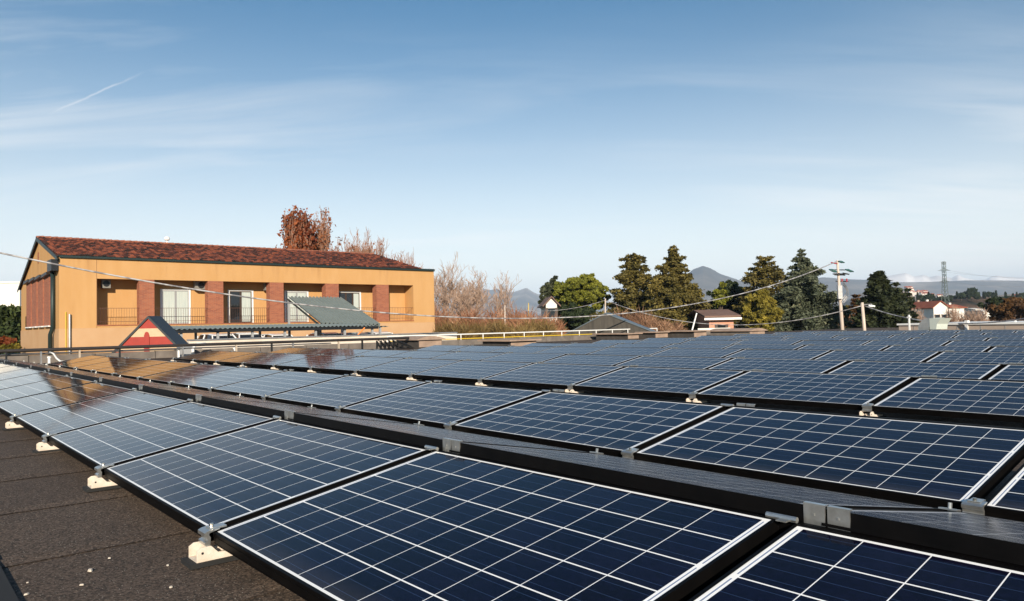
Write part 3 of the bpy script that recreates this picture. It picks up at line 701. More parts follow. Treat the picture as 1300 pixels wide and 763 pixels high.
CARP = mat('white_car_paint', (.74, .74, .73), .3, coat=.8)
TYRE = mat('tyre_rubber', (.015, .015, .015), .85)
def make_car():
    t = bpy.data.objects.new('parked_car', None); C.objects.link(t)      # nose towards +x, 1.62 wide, 3.7 long
    # body: lofted sections along x
    secs = []
    prof = [(-1.85, .35, .72, .66), (-1.80, .30, .95, .76), (-1.3, .24, 1.0, .81), (-.3, .22, .95, .82), (.8, .22, .93, .82), (1.45, .24, .86, .79), (1.80, .3, .70, .70), (1.86, .36, .58, .62)]
    m = MB(); n = None
    for x, zb, zt, hw in prof:
        ring = [(x, -hw * .92, zb), (x, -hw, zb + .14), (x, -hw, zt - .12), (x, -hw * .9, zt), (x, hw * .9, zt), (x, hw, zt - .12), (x, hw, zb + .14), (x, hw * .92, zb)]; n = len(ring); m.v += ring
    for i in range(len(prof) - 1):
        for k in range(n): m.f.append((i * n + k, i * n + (k + 1) % n, (i + 1) * n + (k + 1) % n, (i + 1) * n + k)); m.mi.append(0)
    m.f += [tuple(range(n))[::-1], tuple(range((len(prof) - 1) * n, len(prof) * n))]; m.mi += [0, 0]
    body = m.build('body', CARP, t, smooth=False, bevel=.015)
    m = MB(); zs = .93
    low = [(-1.70, .70, zs), (-1.0, .74, zs), (.2, .74, zs), (1.05, .70, zs)]; hi = [(-1.45, .50, 1.40), (-1.0, .56, 1.47), (0, .56, 1.48), (.42, .52, 1.42)]
    for (x, hw, z) in low + hi: m.v += [(x, -hw, z), (x, hw, z)]
    for i in range(3):
        for s in (0, 1): m.f.append((2 * i + s, 2 * i + 2 + s, 8 + 2 * i + 2 + s, 8 + 2 * i + s)); m.mi.append(0)
    m.f += [(0, 1, 9, 8), (6, 7, 15, 14), (0, 2, 4, 6, 7, 5, 3, 1)]; m.mi += [0] * 3
    m.build('windows', DGLASS, t)
    m = MB()
    for (x, hw, z) in [(-1.5, .46, 1.40), (-1.0, .55, 1.472), (0, .55, 1.482), (.46, .50, 1.42)]: m.v += [(x, -hw, z), (x, hw, z), (x, -hw * .8, z + .045), (x, hw * .8, z + .045)]
    for i in range(3):
        o = i * 4; m.f += [(o, o + 4, o + 6, o + 2), (o + 2, o + 6, o + 7, o + 3), (o + 3, o + 7, o + 5, o + 1), (o, o + 1, o + 5, o + 4)]; m.mi += [0] * 4
    m.f += [(0, 2, 3, 1), (12, 13, 15, 14)]; m.mi += [0, 0]
    for s in (-1, 1):                                       # pillars
        m.tube([(.46, s * .51, 1.43), (1.08, s * .70, .93)], .035, 6); m.tube([(-.35, s * .57, 1.46), (-.4, s * .75, .93)], .035, 6); m.tube([(-1.48, s * .49, 1.41), (-1.7, s * .70, .93)], .05, 6)
    m.build('car_roof', CARP, t)
    for x in (-1.15, 1.15):
        for s in (-1, 1):
            m = MB(); m.tube([(x, s * .66, .30), (x, s * .80, .30)], .30, 18); wh = m.build('wheel', TYRE, t)
            m = MB(); m.tube([(x, s * .801, .30), (x, s * .812, .30)], .19, 12); m.build('rim', ALU, wh)
    for s in (-1, 1):
        m = MB(); m.box(1.78, 1.85, s * .56 - .11, s * .56 + .11, .55, .66); m.build('headlight', DGLASS, t)
        m = MB(); m.box(.72, .84, s * .80 - (.0 if s > 0 else .15), s * .80 + (.15 if s > 0 else .0), .93, 1.05); m.build('wing_mirror', CARP, t)
    return t
car = make_car()
cars = [(282, 'white car farthest left under the flat carport roof'), (317, 'white car with a rounded dark windscreen under the middle of the carport'), (357, 'white car in the right half of the carport, left of the tilted canopy'),
        (421, 'white car under the foot of the tilted corrugated canopy'), (457, 'white car at the right end of the carport, under the tilted canopy'), (487, 'white car standing just beyond the right end of the canopy')]
for i, (px, lab) in enumerate(cars):
    o = car if i == 0 else copy_tree(car)
    b_, z_ = on1(px, 423, -36.8); s_ = 1.0
    zt_ = on1(px, [424, 422.5, 424, 422.5, 422.5, 421.5][i], -36.8)[1]
    o.location = W(-37.2, b_, zt_ - 1.50); o.rotation_euler = (0, 0, ROT + R([2, -3, 1, 0, 3, -2][i])); tag(o, lab, 'car', 'white cars parked by the carport')
m = MB(); m.box(-43, -32, 6, 30, -1.86, -1.66); o = m.build('pavement', CONC); o.location = (0, 0, ZC); o.rotation_euler = (0, 0, ROT); tag(o, kind='structure')

# ------------------------------------------------------------------ edge of the flat roof: kerb, pipes, skylights
KA = -25.6
kb = LB('roof_kerb', 'low grey concrete kerb in long blocks along the far edge of the flat roof', 'kerb', KA, RY0, ZR)
m = MB(); b_ = RY0; i = 0; rnd = random.Random(2)
while b_ < 40:
    L_ = 1.72; zt = -.60 + rnd.uniform(-.012, .012)
    m.box(KA - .22 + rnd.uniform(-.01, .01), KA + rnd.uniform(-.01, .01), b_ + .012, b_ + L_ - .012, ZR, zt); b_ += L_
P(m, 'kerb_blocks', CONC, kb)
m = MB(); m.box(KA - .2, KA - .02, RY0, 40, ZR + .002, -.63); P(m, 'joint_filler', CONCD, kb)
m = MB(); m.box(KA - .26, KA + .03, RY0, 8.2, -.585, -.57); P(m, 'metal_capping', DARKM, kb)
# white rendered upstand beyond the kerb
wl = LB('white_wall', 'long low white rendered wall behind the grey kerb and the dark pipe', 'wall', -28, 8.2, -1.86)
wz0 = on1(300, 431.0, -28)[1]
m = MB(); m.box(-28.25, -28, on1(240, 430, -28)[0], on1(580, 425, -28)[0], -1.86, wz0); P(m, 'wall_body', mat('white_render', (.72, .66, .58), .8, var=(.6, .5, .4), scale=1.2, detail=8), wl)
m = MB(); m.box(-28.29, -27.96, on1(240, 430, -28)[0], on1(580, 425, -28)[0], wz0 + .002, wz0 + .05); P(m, 'coping', GALV, wl)
# big dark pipe with a bright upper face, carried on supports
pz = -.425
pb1 = on1(519, 429.5, -24.3)[0]
pp = LB('long_pipe', 'long dark horizontal pipe on short posts, in front of the ochre building', 'pipe', -24.3, pb1, ZR)
m = MB(); m.tube([(-24.3, -4, pz), (-24.3, pb1, pz)], .048, 12); P(m, 'pipe_run', DPIPE, pp, smooth=False)
m = MB(); m.tube([(-24.42, -4, pz - .10), (-24.42, pb1 - 3.2, pz - .10)], .022, 8); P(m, 'thin_pipe', GALV, pp)
for i, px in enumerate((8, 52, 101, 152, 232, 300, 345, 372, 430, 460, 500)):
    b_ = on1(px, 445, -24.3)[0]
    m = MB(); m.box(-24.34, -24.26, b_ - .02, b_ + .02, ZR, pz - .04); m.box(-24.42, -24.18, b_ - .06, b_ + .06, ZR, ZR + .02); P(m, 'support', [DARKM, GALV, CONCL][i % 3], pp)
# bent white conduit on the roof at the left
c0, c1, c2, c3, c4 = onz(62, 455, -.62), 0, 0, 0, 0
m = MB(); pts = [(63, 447, -24.35), (68, 449, -24.1), (72, 455, -23.7), (77, 459, -23.3), (97, 458.6, -23.0)]
pl = []
for px, py, c in pts: b_, z = on1(px, py, c); pl.append(W(c, b_, max(z, ZR + .03)))
base = pl[0].copy(); m.tube([p - base for p in pl], .024, 8); o = m.build('conduit', WHITEP, smooth=True); o.location = base; tag(o, 'thin bent white conduit running from the dark pipe down to the roof, left edge', 'conduit')
# white vertical stubs
stubs = [(62.5, 452.5, 463, 'short white standpipe below the bent white conduit at the left'), (227, 441, 455, 'white standpipe on the kerb beside the red and white gable'), (299, 441, 448, 'slanting white standpipe in front of the white wall')]
for px, y0_, y1_, lab in stubs:
    a_, b_ = onz(px, y1_, ZR) if px != 299 else (KA + .1, on1(px, y1_, KA + .1)[0])
    a_ = max(a_, KA + .1); b_, z0_ = on1(px, y1_, a_); z1_ = on1(px, y0_, a_)[1]
    m = MB(); m.tube([(0, 0, 0), (0, 0, (z1_ - z0_) * .8), (0, 0, (z1_ - z0_) * .8), (0, 0, z1_ - z0_)], [.035, .035, .05, .05], 10); m.tube([(0, 0, 0), (0, 0, .02)], .08, 10)
    o = m.build('standpipe', WHITEP); o.location = W(a_, b_, max(z0_, ZR)); o.rotation_euler = (R(12) if px == 299 else 0, 0, ROT); tag(o, lab, 'standpipe', 'white standpipes along the roof edge')
# white-grey junction box beside the gable
b_, z_ = on1(237, 449, KA + .3)
t = LB('equipment_box', 'small grey cabinet with a white pipe elbow beside the red and white gable', 'cabinet', KA + .3, b_, ZR)
m = MB(); m.box(KA + .1, KA + .5, b_ - .25, b_ + .2, ZR, ZR + .36); P(m, 'cabinet_body', GREYP, t)
m = MB(); m.tube([(KA + .6, b_ + .1, ZR + .05), (KA + .6, b_ + .1, ZR + .3), (KA + .6, b_ + .25, ZR + .42), (KA + .6, b_ + .5, ZR + .42)], .05, 10); P(m, 'pipe_elbow', WHITEP, t, smooth=True)
# dark lattice stand under the pipe
b0_ = on1(479, 440, -24.2)[0]; b1_ = on1(505, 440, -24.2)[0]
t = LB('cable_rack', 'dark steel lattice rack with cables under the right end of the long pipe', 'rack', -24.2, b0_, ZR)
m = MB()
for i in range(6):
    u = b0_ + (b1_ - b0_) * i / 5; m.box(-24.25, -24.2, u - .025, u + .025, ZR, pz - .06)
    if i < 5: m.tube([(-24.22, u, ZR + .30), (-24.22, u + (b1_ - b0_) / 5, ZR + .04)], .035, 6)
m.box(-24.27, -24.18, b0_, b1_, ZR + .13, ZR + .17); m.box(-24.27, -24.18, b0_, b1_ + .7, ZR + .02, ZR + .05); m.tube([(-24.22, b1_, pz - .1), (-24.22, b1_ + .6, ZR + .05)], .05, 6)
P(m, 'lattice', DARKM, t)
m = MB()
for i in range(4): m.tube([(-24.12, b0_ + .2 * i, pz - .05), (-24.1, b0_ + .2 * i + .25, ZR + .2), (-24.05, b0_ + .3 * i + .5, ZR + .04)], .018, 6)
P(m, 'cables', RUBBER, t)
m = MB(); b_, z_ = on1(470, 430, -27); 
orp = [on1(463, 416, -29), on1(450, 430, -29)]
m.tube([(0, 0, 0), (0, orp[0][0] - orp[1][0], orp[0][1] - orp[1][1])], .03, 6); o = m.build('orange_hose', mat('orange_plastic', (.75, .22, .03), .5)); o.location = W(-29, orp[1][0], orp[1][1]); o.rotation_euler = (0, 0, ROT); tag(o, 'thin orange hose hanging from the canopy edge over the white wall', 'hose')

# skylight boxes with flat lids:  (left px, near corner px, right px, y top, y bottom at the corner)
sky_l = [(504, 531.5, 561, 432, 442.5, 'dark box skylight with a pinkish domed lid, nearest on the roof edge', 1), (613, 648, 681, 433.5, 441.8, 'dark box skylight with a flat pinkish lid standing out from the roof edge', 0),
         (757, 797, 811, 424.5, 431.5, 'dark box skylight with a low lid below the grey gable', 0), (811, 832, 848, 422.5, 430.0, 'square box skylight just right of the white railing end', 0),
         (848, 881, 897, 421.0, 429.2, 'long box skylight below the leaning white rod', 0), (902, 952, 971, 420.5, 426.5, 'farthest box skylight with a pale domed lid, at the end of the panels', 1)]
for (pl_, pc, pr, yt, yb, lab, dome) in sky_l:
    z0_ = ZR
    a_, b_ = onz(pc, yb, ZR)
    if a_ < KA + 1.6: a_ = KA + 1.6; 
    b_, zb_ = on1(pc, yb, a_); zt_ = on1(pc, yt, a_)[1]
    bR = on1(pr, yb, a_)[0]
    v = ray(pl_, yb); aL = b_ * v.dot(E1) / v.dot(E2)
    aL = max(aL, a_ - 2.6)
    zb_ = min(zb_, ZR)
    t = LB('skylight', lab, 'skylight', a_, b_, ZR, 'box skylights along the roof edge')
    m = MB(); m.box(aL, a_, b_, bR, ZR + .001, zt_); P(m, 'upstand', CONCD if not dome or pc < 600 else CONC, t)
    m = MB(); m.box(a_ - .004, a_ + .012, b_ + .02, bR - .02, ZR + .05, zt_ - .03); P(m, 'sunlit_side', PINKL, t)  # paler sheet puts the sunlit side of the box into the colour
    m = MB()
    if dome:
        n_ = 8; o_ = 0
        poly = [(b_ - .12, zt_ + .002), (bR + .12, zt_ + .002)] + [(b_ - .12 + (bR - b_ + .24) * (1 - k / n_), zt_ + .03 + .12 * math.sin(math.pi * (1 - k / n_))) for k in range(n_ + 1)]
        m.prism(poly, aL - .1, a_ + .1, 'x')
    else: m.box(aL - .14, a_ + .14, b_ - .14, bR + .14, zt_ + .002, zt_ + .055)
    P(m, 'lid', PINKL, t)

# white guard rail with a yellow pipe below it
GRA = -26.0
gb0 = on1(492, 427.5, GRA)[0]; gb1 = on1(834, 417, GRA)[0]
gr = LB('guard_rail', 'long white tubular guard rail along the roof edge left of the grey gable', 'railing', GRA, gb0, ZR)
gz = -.375
m = MB(); m.tube([(GRA, gb0, gz), (GRA, gb1, gz), (GRA, gb1 + .02, gz - .35)], .026, 8); P(m, 'top_rail', WHITEP, gr)
nb = 15
for i in range(nb):
    b_ = gb0 + (gb1 - gb0) * i / (nb - 1); m = MB(); m.tube([(GRA, b_, ZR + .2), (GRA, b_, gz)], .022, 6); P(m, 'rail_post', WHITEP, gr)
m = MB(); yb0 = on1(495, 432, GRA + .3)[0]; m.tube([(GRA + .3, yb0, -.56), (GRA + .3, on1(775, 424, GRA + .3)[0], -.56)], .018, 8)
o = LB('yellow_pipe', 'thin yellow pipe running along the kerb below the white guard rail', 'pipe', GRA + .3, yb0, -.6); P(m, 'pipe_run', YELP, o)
m = MB(); m.box(GRA - .35, GRA + .18, 15, 40, -1.8, -.62); o = m.build('roof_ledge', CONCL); o.location = (0, 0, ZC); o.rotation_euler = (0, 0, ROT); tag(o, kind='structure')

# two triangular roof gables beyond the kerb, turned a little so their right slopes show
REDM = mat('brick_red_paint', (.34, .035, .024), .7, var=(.28, .03, .02), scale=6); CREAM = mat('cream_paint', (.56, .42, .27), .8, var=(.50, .35, .22), scale=6)
def gable(name, label, pa, pl_, pr_, d, turn, depth, skin, th, zoff=0):
    p = at(pa[0], pa[1], d); k = 1 / F_PX * d; br = math.atan2(p.x, p.y)
    t = thing(name, label, 'roof gable', (p.x, p.y, ZC - 1.86), -br + R(turn)); cs_ = math.cos(R(turn))
    za = p.z - t.location.z; zb = za - (pl_[1] - pa[1]) * k; xl = (pl_[0] - pa[0]) * k / cs_; xr = (pr_[0] - pa[0]) * k / cs_
    sk = MB()
    sl_, sr_ = (za - zb) / -xl, (za - zb) / xr; ex = .5                  # carry the slopes on below the kerb line
    zl = zb - ex
    for s_, sp_ in ((-1, sl_), (1, sr_)):
        bx = s_ * (za - zl) / sp_; sk.prism([(0, za + .004), (0, za + th), (bx + s_ * th * 1.15, zl), (bx + s_ * .006, zl)], -.05, depth, 'y')
    sk.build('roof_skin', skin, t)
    return t, za, zl, sl_, sr_, k
t, za, zl, sl, sr, k = gable('striped_gable', 'small triangular gable painted in red and cream bands with dark edges', (188.5, 404.5), (157, 439.5), (219, 439.5), 24.5, -24, .95, mat('slate_grey_sheet', (.035, .04, .045), .5, .2), .09)
zz = [zl, za - 41.5 * k, za - 33.5 * k, za - 23 * k, za - 12.5 * k, za]
for i in range(5):
    z0_, z1_ = zz[i], zz[i + 1]
    poly = [(-(za - z0_) / sl, z0_), ((za - z0_) / sr, z0_)] + ([((za - z1_) / sr, z1_), (-(za - z1_) / sl, z1_)] if i < 4 else [(0, za)])
    m = MB(); m.prism(poly, 0, .2, 'y'); m.build('painted_band', [REDM, CREAM, REDM, CREAM, REDM][i], t)
m = MB(); w_ = .085; zt_ = za - 16.5 * k; xo = -2.0 * k
m.prism([(xo - w_, zl), (xo + w_, zl), (xo + w_, zt_ - .13), (xo + w_ * .6, zt_ - .03), (xo, zt_), (xo - w_ * .6, zt_ - .03), (xo - w_, zt_ - .13)], -.03, -.002, 'y'); m.build('pointed_post', REDM, t)
t, za, zl, sl, sr, k = gable('grey_gable', 'wide low triangular gable clad in dark grey boards with pale metal edge', (769, 398.5), (730, 417.5), (814, 417.5), 40, -14, 1.1, mat('lead_grey_sheet', (.16, .19, .21), .4, .5), .07)
m = MB(); m.prism([(-(za - zl) / sl, zl), ((za - zl) / sr, zl), (0, za)], 0, .15, 'y')
m.build('board_cladding', mat('weathered_grey_boards', (.085, .075, .062), .85, var=(.035, .032, .028), scale=2.5, detail=6, stretch=(3, 1, .35)), t)

# long pale flat building to the right behind the panels, with a curved duct
FA = 52
def at_slab(px0, px1, yt, d0, d1, zb):
    pass
p0 = at(1141, 411, 42); p1 = at(1306, 408.5, 36)
dv = (p1 - p0); dv.z = 0; Lb = dv.length; rz = math.atan2(dv.y, dv.x)
t = thing('flat_building', 'long low pale building with flat roof behind the right end of the panels', 'building', (p0.x, p0.y, ZC - 1.9), rz)
zt = (p0.z + p1.z) / 2 - (ZC - 1.9)
m = MB(); m.box(0, Lb + 14, 0, 7, 0, zt - .10); m.build('wall', mat('pale_pink_concrete', (.50, .40, .33), .85, var=(.40, .32, .26), scale=.6, detail=8), t)
m = MB(); m.box(-.08, Lb + 14.1, -.07, 7.1, zt - .098, zt); m.build('roof_edge', WHITEP, t)
m = MB()
for i in range(14): m.box(.9 + i * 1.2, .92 + i * 1.2, -.012, -.002, .4, zt - .11)
m.build('panel_joints', GREYP, t)
m = MB(); xx = (at(1235, 405, 39) - p0).length; m.box(xx - .08, xx + .08, -.06, .12, .3, zt + .12); m.build('pilaster', WHITEP, t)
# curved duct
pd0 = at(1168, 408, 38.5); t = thing('roof_duct', 'big curved silver ventilation duct on the pale flat building', 'duct', (pd0.x, pd0.y, ZC - .75), rz)
DUCT = mat('duct_sheet', (.55, .58, .58), .4, .6, var=(.42, .46, .46), scale=3)
m = MB(); Wd, n_ = .80, 10; hz_ = (at(1180, 403.5, 38.5).z - (ZC - .75)); rr = .62
poly = [(0, 0)] + [(rr - rr * math.cos(math.pi / 2 * k / n_), hz_ - rr + rr * math.sin(math.pi / 2 * k / n_)) for k in range(n_ + 1)] + [(rr * 1.35, hz_), (rr * 1.0, hz_ - .45), (rr * .92, 0)]
m.prism([(x + 0, z) for x, z in poly], -.2, Wd, 'y'); m.build('duct_bend', DUCT, t)
m = MB(); 
for i in range(7): m.tube([(.03 + .0, -.22, .1), (.03, -.22, hz_ - .6)], .008, 4) if i == 0 else m.box(.04 + i * .075, .055 + i * .075, -.205, -.2005, .1, hz_ - .25)
m.build('seams', GREYP, t)
m = MB(); m.prism([(rr + .02, .05), (rr + .36, .05), (rr + .40, hz_ * .5), (rr + .62, hz_ - .03), (rr + .02, hz_ - .03)], -.21, Wd - .1, 'y'); m.build('duct_mouth', mat('pale_sheet', (.62, .68, .62), .5, .2), t)
# small white fittings on that roof
for i, (px, py, lab) in enumerate([(1172 - 18, 402, 'small white post on the pale flat roof left of the duct'), (1289, 409, 'small white cap on the far right of the pale flat roof')]):
    p = at(px, py, 40 if i == 0 else 37); m = MB(); m.box(-.035, .035, -.035, .035, -.8, .10); m.box(-.08, .08, -.08, .08, -.05, .0); o = m.build('roof_fitting', WHITEP); o.location = p; o.rotation_euler = (0, 0, rz); tag(o, lab, 'fitting')
# ------------------------------------------------------------------ vegetation
def qmesh(name, V, nper, m_, parent=None):
    """V: (n*nper,3) array, faces of nper verts each"""
    n = len(V) // nper; me = bpy.data.meshes.new(name); me.vertices.add(len(V)); me.vertices.foreach_set('co', np.asarray(V, dtype=np.float32).ravel())
    me.loops.add(len(V)); me.loops.foreach_set('vertex_index', np.arange(len(V), dtype=np.int32))
    me.polygons.add(n); me.polygons.foreach_set('loop_start', np.arange(0, len(V), nper, dtype=np.int32)); me.polygons.foreach_set('loop_total', np.full(n, nper, dtype=np.int32))
    me.materials.append(m_); me.update(calc_edges=True); me.validate()
    o = bpy.data.objects.new(name, me); C.objects.link(o)
    if parent is not None: o.parent = parent
    return o
def leaf_quads(c, size, rng, flat=0.0, aspect=1.6, sv=.4):
    """random quads about centres c (n,3); flat -> 1 keeps them horizontal"""
    n = len(c); a = rng.normal(size=(n, 3)); a[:, 2] *= (1 - flat); a /= np.linalg.norm(a, axis=1)[:, None]
    b = rng.normal(size=(n, 3)); b[:, 2] *= (1 - flat * .8); b -= a * (a * b).sum(1)[:, None]; b /= np.linalg.norm(b, axis=1)[:, None] + 1e-9
    s = size * (1 + sv * rng.normal(size=(n, 1))).clip(.4, 2)
    a = a * s * aspect * .5; b = b * s * .5
    V = np.stack([c - a, c - b * .9, c + a, c + b * .9], 1)
    return V.reshape(-1, 3)
BARK = mat('grey_brown_bark', (.11, .08, .06), .9, var=(.06, .045, .035), scale=3)
BARKL = mat('pale_bark', (.40, .28, .21), .9, var=(.26, .175, .13), scale=2)  # pale brown bark, tone varied by noise
BARKR = mat('reddish_twigs', (.30, .16, .105), .9, var=(.20, .11, .075), scale=2)
def tree_root(name, label, cat, px, d, group='trees around the flat roof'):
    p = at(px, 395, d); t = thing(name, label, cat, (p.x, p.y, ZC + hgt(p.x, p.y) - .1), 0, group); return t
def tz(t, py, px): return at(px, py, t.location.y).z - t.location.z
def tw(dpx, d): return dpx / F_PX * d

def conifer(name, label, px, top, width, d, seed, m_, layers=18, droop=.25, flat=.8, leaf=.30, dens=1.0, shape=.75, lean=0, crown0=.06, cat='tree', pads=1.0, irr=.3, top_flat=False):
    rng = np.random.default_rng(seed); t = tree_root(name, label, cat, px, d); H = tz(t, top, px); Wd = tw(width, d) / 2
    m = MB(); m.tube([(0, 0, 0), (lean * .5, 0, H * .5), (lean, 0, H * .97)], [H * .022, H * .014, H * .003], 8); tr = m.build('trunk', BARK, t)
    cs = []; m = MB()
    for i in range(layers):
        f = crown0 + (1 - crown0) * (i + rng.uniform(-.3, .3)) / layers; f = min(max(f, crown0), .985); z = H * f
        rad_ = Wd * ((1 - f) ** shape) * 1.05 + H * .012
        if top_flat and f > .8: rad_ = max(rad_, Wd * .33 * (1.15 - f) / .3 + .5)
        nb = int(rng.integers(4, 8)) if f < .9 else 3; a0 = rng.uniform(0, 6.28)
        for k in range(nb):
            az = a0 + k * 6.283 / nb + rng.uniform(-.35, .35); Lb_ = rad_ * (1 + irr * rng.normal() * .7); Lb_ = max(Lb_, .25)
            up = .10 - droop * rng.uniform(.3, 1.2)
            q = []
            for s in (0, .35, .7, 1.0): q.append(np.array([lean * f + math.cos(az) * Lb_ * s, math.sin(az) * Lb_ * s, z + Lb_ * (s * .22 + up * s * s) + 0]))
            m.tube([tuple(x) for x in q], [.05 + Lb_ * .012, .04, .03, .012], 4, cap=False)
            n = int((10 + 98 * Lb_) * dens * pads)
            s = rng.uniform(.22 if f < .85 else 0, 1.0, n) ** .8
            c = np.stack([np.interp(s, (0, .35, .7, 1), [p[j] for p in q]) for j in range(3)], 1)
            wd = (Lb_ * .21 * (1.2 - s) + .10)[:, None]
            off = rng.normal(size=(n, 3)) * wd * .62; off[:, 2] *= .6; s_hang = rng.uniform(0, 1, n) ** 3 * Lb_ * .12; off[:, 2] -= s_hang
            off[:, 2] -= np.abs(off[:, 0]) * .12
            cs.append(c + off)
    m.build('limbs', BARK, t, fix=False)
    c = np.concatenate(cs)
    qmesh('crown', leaf_quads(c, leaf, rng, flat, 1.9), 4, m_, t)
    return t
def round_tree(name, label, px, top, bot, width, d, seed, m_, leaf=.28, clumps=60, per=130, cat='tree', hollow=.55, trunk=True, clump_r=.2, flat=.2, lobes=.2):
    rng = np.random.default_rng(seed); t = tree_root(name, label, cat, px, d); H = tz(t, top, px); zb = max(tz(t, bot, px), .2); Wd = tw(width, d) / 2
    cz_, rz_ = (H + zb) / 2, (H - zb) / 2
    if trunk:
        m = MB(); m.tube([(0, 0, 0), (.1, 0, zb + rz_ * .6)], [H * .025 + .08, .08], 8)
        for k in range(6):
            a = k * 1.05; m.tube([(0, 0, zb * .8), (math.cos(a) * Wd * .3, math.sin(a) * Wd * .3, zb + rz_ * .5), (math.cos(a) * Wd * .6, math.sin(a) * Wd * .6, zb + rz_ * 1.2)], [.12, .07, .03], 5)
        m.build('trunk', BARK, t)
    cs = []
    for k in range(clumps):
        v = rng.normal(size=3); v /= np.linalg.norm(v); r_ = rng.uniform(hollow, 1.0) * (1 + lobes * math.sin(v[0] * 5 + seed) * math.cos(v[2] * 4 + v[1] * 3))
        r_ = min(r_, 1.08)
        c = np.array([v[0] * Wd * r_, v[1] * Wd * r_, cz_ + v[2] * rz_ * r_]); R_ = clump_r * (Wd + rz_) * .5 * rng.uniform(.5, 1.25)
        o = rng.normal(size=(per, 3)); o /= np.linalg.norm(o, axis=1)[:, None]; o *= (rng.uniform(.5, 1, (per, 1)) ** .5) * R_; o[:, 2] *= .75
        cs.append(c + o)
    qmesh('crown', leaf_quads(np.concatenate(cs), leaf, rng, flat), 4, m_, t)
    return t
def bare_tree(name, label, px, top, width, d, seed, m_=None, leafm=None, nleaf=0, leaf=.22, spread=.5, stems=1, depth_=5, twig=.017, cat='tree', leaf_lo=.25, bias=.40, nch_=(13, 6, 4, 3, 2, 2), cone=0):
    rnd = random.Random(seed); rng = np.random.default_rng(seed); t = tree_root(name, label, cat, px, d); H = tz(t, top, px); Wd = tw(width, d) / 2
    br = []; tips = []
    def grow(p, dr, L_, r, lev):
        segs = 4 if lev < 2 else (3 if lev < 3 else 2); pts = [p]; rs = [r]; q = p.copy(); dd = dr.copy()
        for i in range(segs):
            dd = (dd + Vector((rnd.gauss(0, .11), rnd.gauss(0, .11), rnd.gauss(.05, .05)))).normalized(); q = q + dd * L_ / segs
            pts.append(q.copy()); rs.append(max(r * (1 - .45 * (i + 1) / segs), twig * .7))
        br.append((pts, rs, lev))
        if lev >= depth_: return
        nch = nch_[lev]
        for i in range(nch):
            f = rnd.uniform(.30 if lev == 0 else .2, 1.0) if i else 1.0; k = min(int(f * segs), segs - 1); b = pts[k].lerp(pts[k + 1], f * segs - k)
            a = rnd.uniform(0, 6.283); side = Vector((math.cos(a), math.sin(a), 0))
            nd = (dd * (1.05 - spread) + side * spread + Vector((0, 0, bias * .35))).normalized()
            grow(b, nd, L_ * (rnd.uniform(.42, .62) * (1.25 - .5 * f) if lev == 0 else rnd.uniform(.45, .75)), max(rs[k] * .5, twig), lev + 1)
    for s in range(stems):
        o = Vector((rnd.uniform(-.8, .8) * (stems > 1), rnd.uniform(-.8, .8) * (stems > 1), 0))
        grow(o, Vector((rnd.gauss(0, .08), rnd.gauss(0, .08), 1)).normalized(), H * (.68 if s == 0 else rnd.uniform(.45, .65)), H * .010 + .03, 0)
    P_ = np.array([tuple(q) for b in br for q in b[0]]); zmax = P_[:, 2].max(); rr_ = np.percentile(np.hypot(P_[:, 0], P_[:, 1]), 98)
    kz = H / zmax; kx = Wd / rr_
    m = MB()
    for pts, rs, lev in br:
        cf = lambda q: 1 if not cone else (1 - cone) + cone * min(1.15, (1 - q.z / zmax) * 1.9 + .10)
        pts = [Vector((q.x * kx * cf(q), q.y * kx * cf(q), q.z * kz)) for q in pts]
        if lev >= 2: tips += pts[1:]
        m.tube(pts, rs, 6 if lev < 2 else 3, cap=False)
    m.build('branches', m_ or BARKL, t, fix=False)
    if nleaf:
        T = np.array([tuple(q) for q in tips if q.z > H * leaf_lo]); idx = rng.integers(0, len(T), nleaf); c = T[idx] + rng.normal(size=(nleaf, 3)) * .2
        qmesh('leaves', leaf_quads(c, leaf, rng, 0, 1.3), 4, leafm, t)
    return t

RUST = leafmat('rust_leaves', (.16, .035, .015), (.40, .12, .035), trans=.3)
RUST2 = leafmat('dry_red_leaves', (.22, .07, .03), (.42, .17, .07), trans=.3)
CEDAR = leafmat('cedar_needles', (.040, .040, .012), (.21, .165, .040), (.34, .25, .06), scale=.35)
CEDARB = leafmat('blue_cedar_needles', (.035, .050, .032), (.15, .165, .10), (.30, .28, .16), scale=.35)
PINE = leafmat('pine_needles', (.085, .10, .014), (.25, .25, .028), (.40, .37, .055), scale=.5)
OLIVE = leafmat('golden_green_leaves', (.08, .075, .012), (.30, .24, .035), (.45, .36, .06), scale=.6)
DARKG = leafmat('dark_evergreen_leaves', (.010, .020, .008), (.04, .058, .020), (.09, .10, .03), scale=.5)
SPRUCE = leafmat('dark_spruce_needles', (.012, .020, .010), (.050, .060, .022), (.11, .10, .035), scale=.5)
MAGN = leafmat('magnolia_leaves', (.020, .028, .012), (.09, .10, .05), (.25, .24, .16), scale=.6)
BUSHB = leafmat('dry_brown_twigs', (.14, .07, .042), (.36, .21, .125), (.50, .34, .22), scale=.35, trans=.1)
BUSHR = leafmat('reddish_scrub', (.17, .07, .04), (.44, .22, .12), (.60, .42, .29), scale=.35, trans=.1)
BUSHG = leafmat('olive_scrub', (.09, .06, .025), (.28, .19, .07), (.45, .32, .15), scale=.3, trans=.1)
ORANGE = leafmat('orange_brown_foliage', (.045, .022, .010), (.15, .075, .022), scale=.4)
HEDGE = leafmat('clipped_hedge', (.020, .035, .010), (.075, .095, .025), scale=.7)

